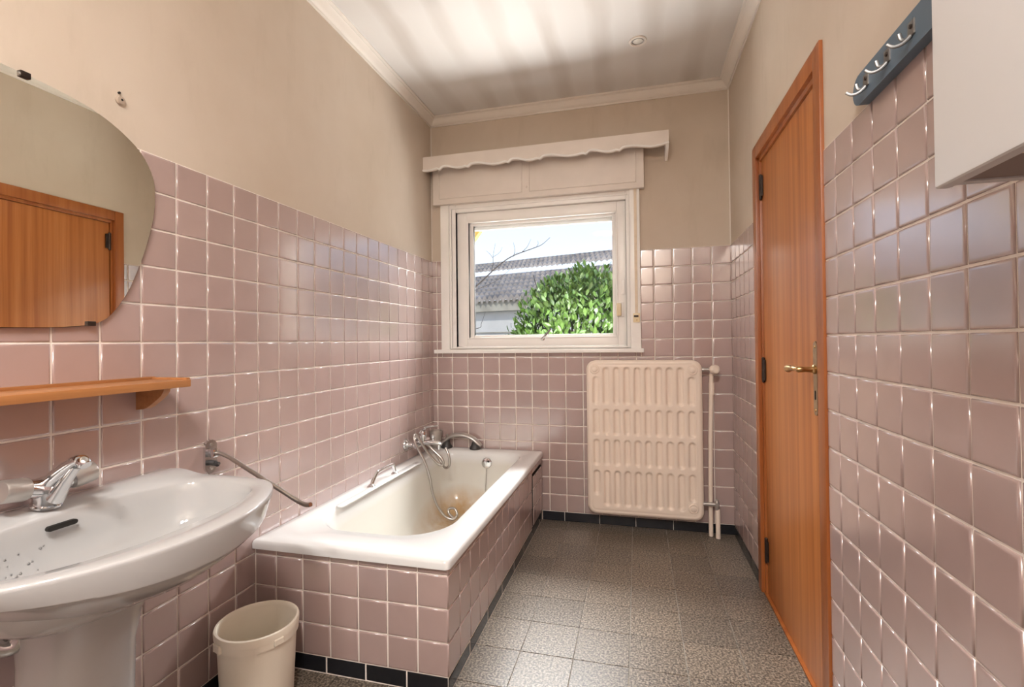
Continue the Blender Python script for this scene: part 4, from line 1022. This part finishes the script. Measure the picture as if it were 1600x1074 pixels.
for l in leaves[:300]:
    o = bpy.data.objects.new('leaf', lme); o.parent = sh
    m_ = lmat(*l); m_.translation -= porg; o.matrix_local = m_; COL.objects.link(o); WORG[o.name] = l[0]
VV = []; FF = []
for l in leaves[300:]:
    m_ = lmat(*l); k = len(VV); VV += [tuple(m_ @ Vector(v)-porg) for v in LV]; FF += [tuple(k+i for i in f) for f in LF]
me = bpy.data.meshes.new('foliage'); me.from_pydata(VV, [], FF); me.materials.append(MATS['leaf_green'])
for p in me.polygons: p.use_smooth = True
o = bpy.data.objects.new('foliage', me); o.parent = sh; COL.objects.link(o); o['kind'] = 'stuff'; WORG[o.name] = porg
# bare branch reaching in from the left, and the small tree it belongs to
bt = empty('bare_sapling', (-0.75, 5.02, -0.25), 'leafless thin-branched sapling at the left of the window view', 'tree')
bm = nb(); tube(bm, catmull([(-0.75, 5.02, -0.25), (-0.73, 5.01, 0.6), (-0.66, 5.0, 1.30), (-0.60, 5.0, 1.55)], 6), [0.022-0.0005*i for i in range(19)], 8); fin('trunk', bm, 'bark', bt)
def twig(pts, r0, r1):
    bm = nb(); c = catmull([(x, 5.0+0.03*math.sin(i*1.7), zz) for i, (x, zz) in enumerate(pts)], 5)
    tube(bm, c, [r0+(r1-r0)*i/(len(c)-1) for i in range(len(c))], 6); fin('branch', bm, 'bark', bt)
twig([(-0.60, 1.54), (-0.301, 1.771), (-0.09, 1.935), (0.093, 2.047), (0.315, 2.129), (0.41, 2.165), (0.506, 2.225)], 0.009, 0.0022)
twig([(0.105, 2.05), (0.118, 2.12), (0.112, 2.20)], 0.0032, 0.0014)
twig([(0.11, 2.06), (0.15, 2.10)], 0.0024, 0.0012)
twig([(0.19, 2.085), (0.25, 2.15), (0.302, 2.225)], 0.0034, 0.0014)
twig([(0.36, 2.145), (0.372, 2.18), (0.37, 2.205)], 0.0026, 0.0012)
twig([(-0.135, 1.90), (-0.126, 1.99), (-0.112, 2.07), (-0.08, 2.20)], 0.0034, 0.0012)
twig([(-0.118, 2.05), (-0.16, 2.10), (-0.19, 2.13)], 0.0022, 0.0011)
twig([(-0.116, 2.06), (-0.05, 2.11), (-0.01, 2.16)], 0.0022, 0.0011)
twig([(-0.40, 1.69), (-0.15, 1.78), (0.0, 1.86), (0.12, 1.95)], 0.0036, 0.0012)
twig([(-0.66, 1.28), (-0.31, 1.30), (-0.25, 1.36), (-0.20, 1.47)], 0.005, 0.0014)
twig([(-0.64, 1.36), (-0.9, 1.75), (-1.05, 2.1)], 0.006, 0.0015)
# olive eave board of the house's own side wing, seen at the top left of the pane
bm = nb(); prism(bm, [(0.152, 2.050), (0.088, 1.968), (-0.50, 1.968-0.74), (-0.62, 1.30), (-0.62, 2.050)], 'Y', 3.74, 3.80)
shed = empty('side_shed', (-0.9, 3.9, -0.25), 'shed with an olive eave board, its corner showing at top left of the pane', 'shed')
fin('eave_board', bm, 'olive_board', shed, smooth=0)
bm = nb(); box(bm, -1.6, -0.60, 3.70, 4.30, -0.25, 2.06); fin('shed_wall', bm, 'render_grey', shed, smooth=0)
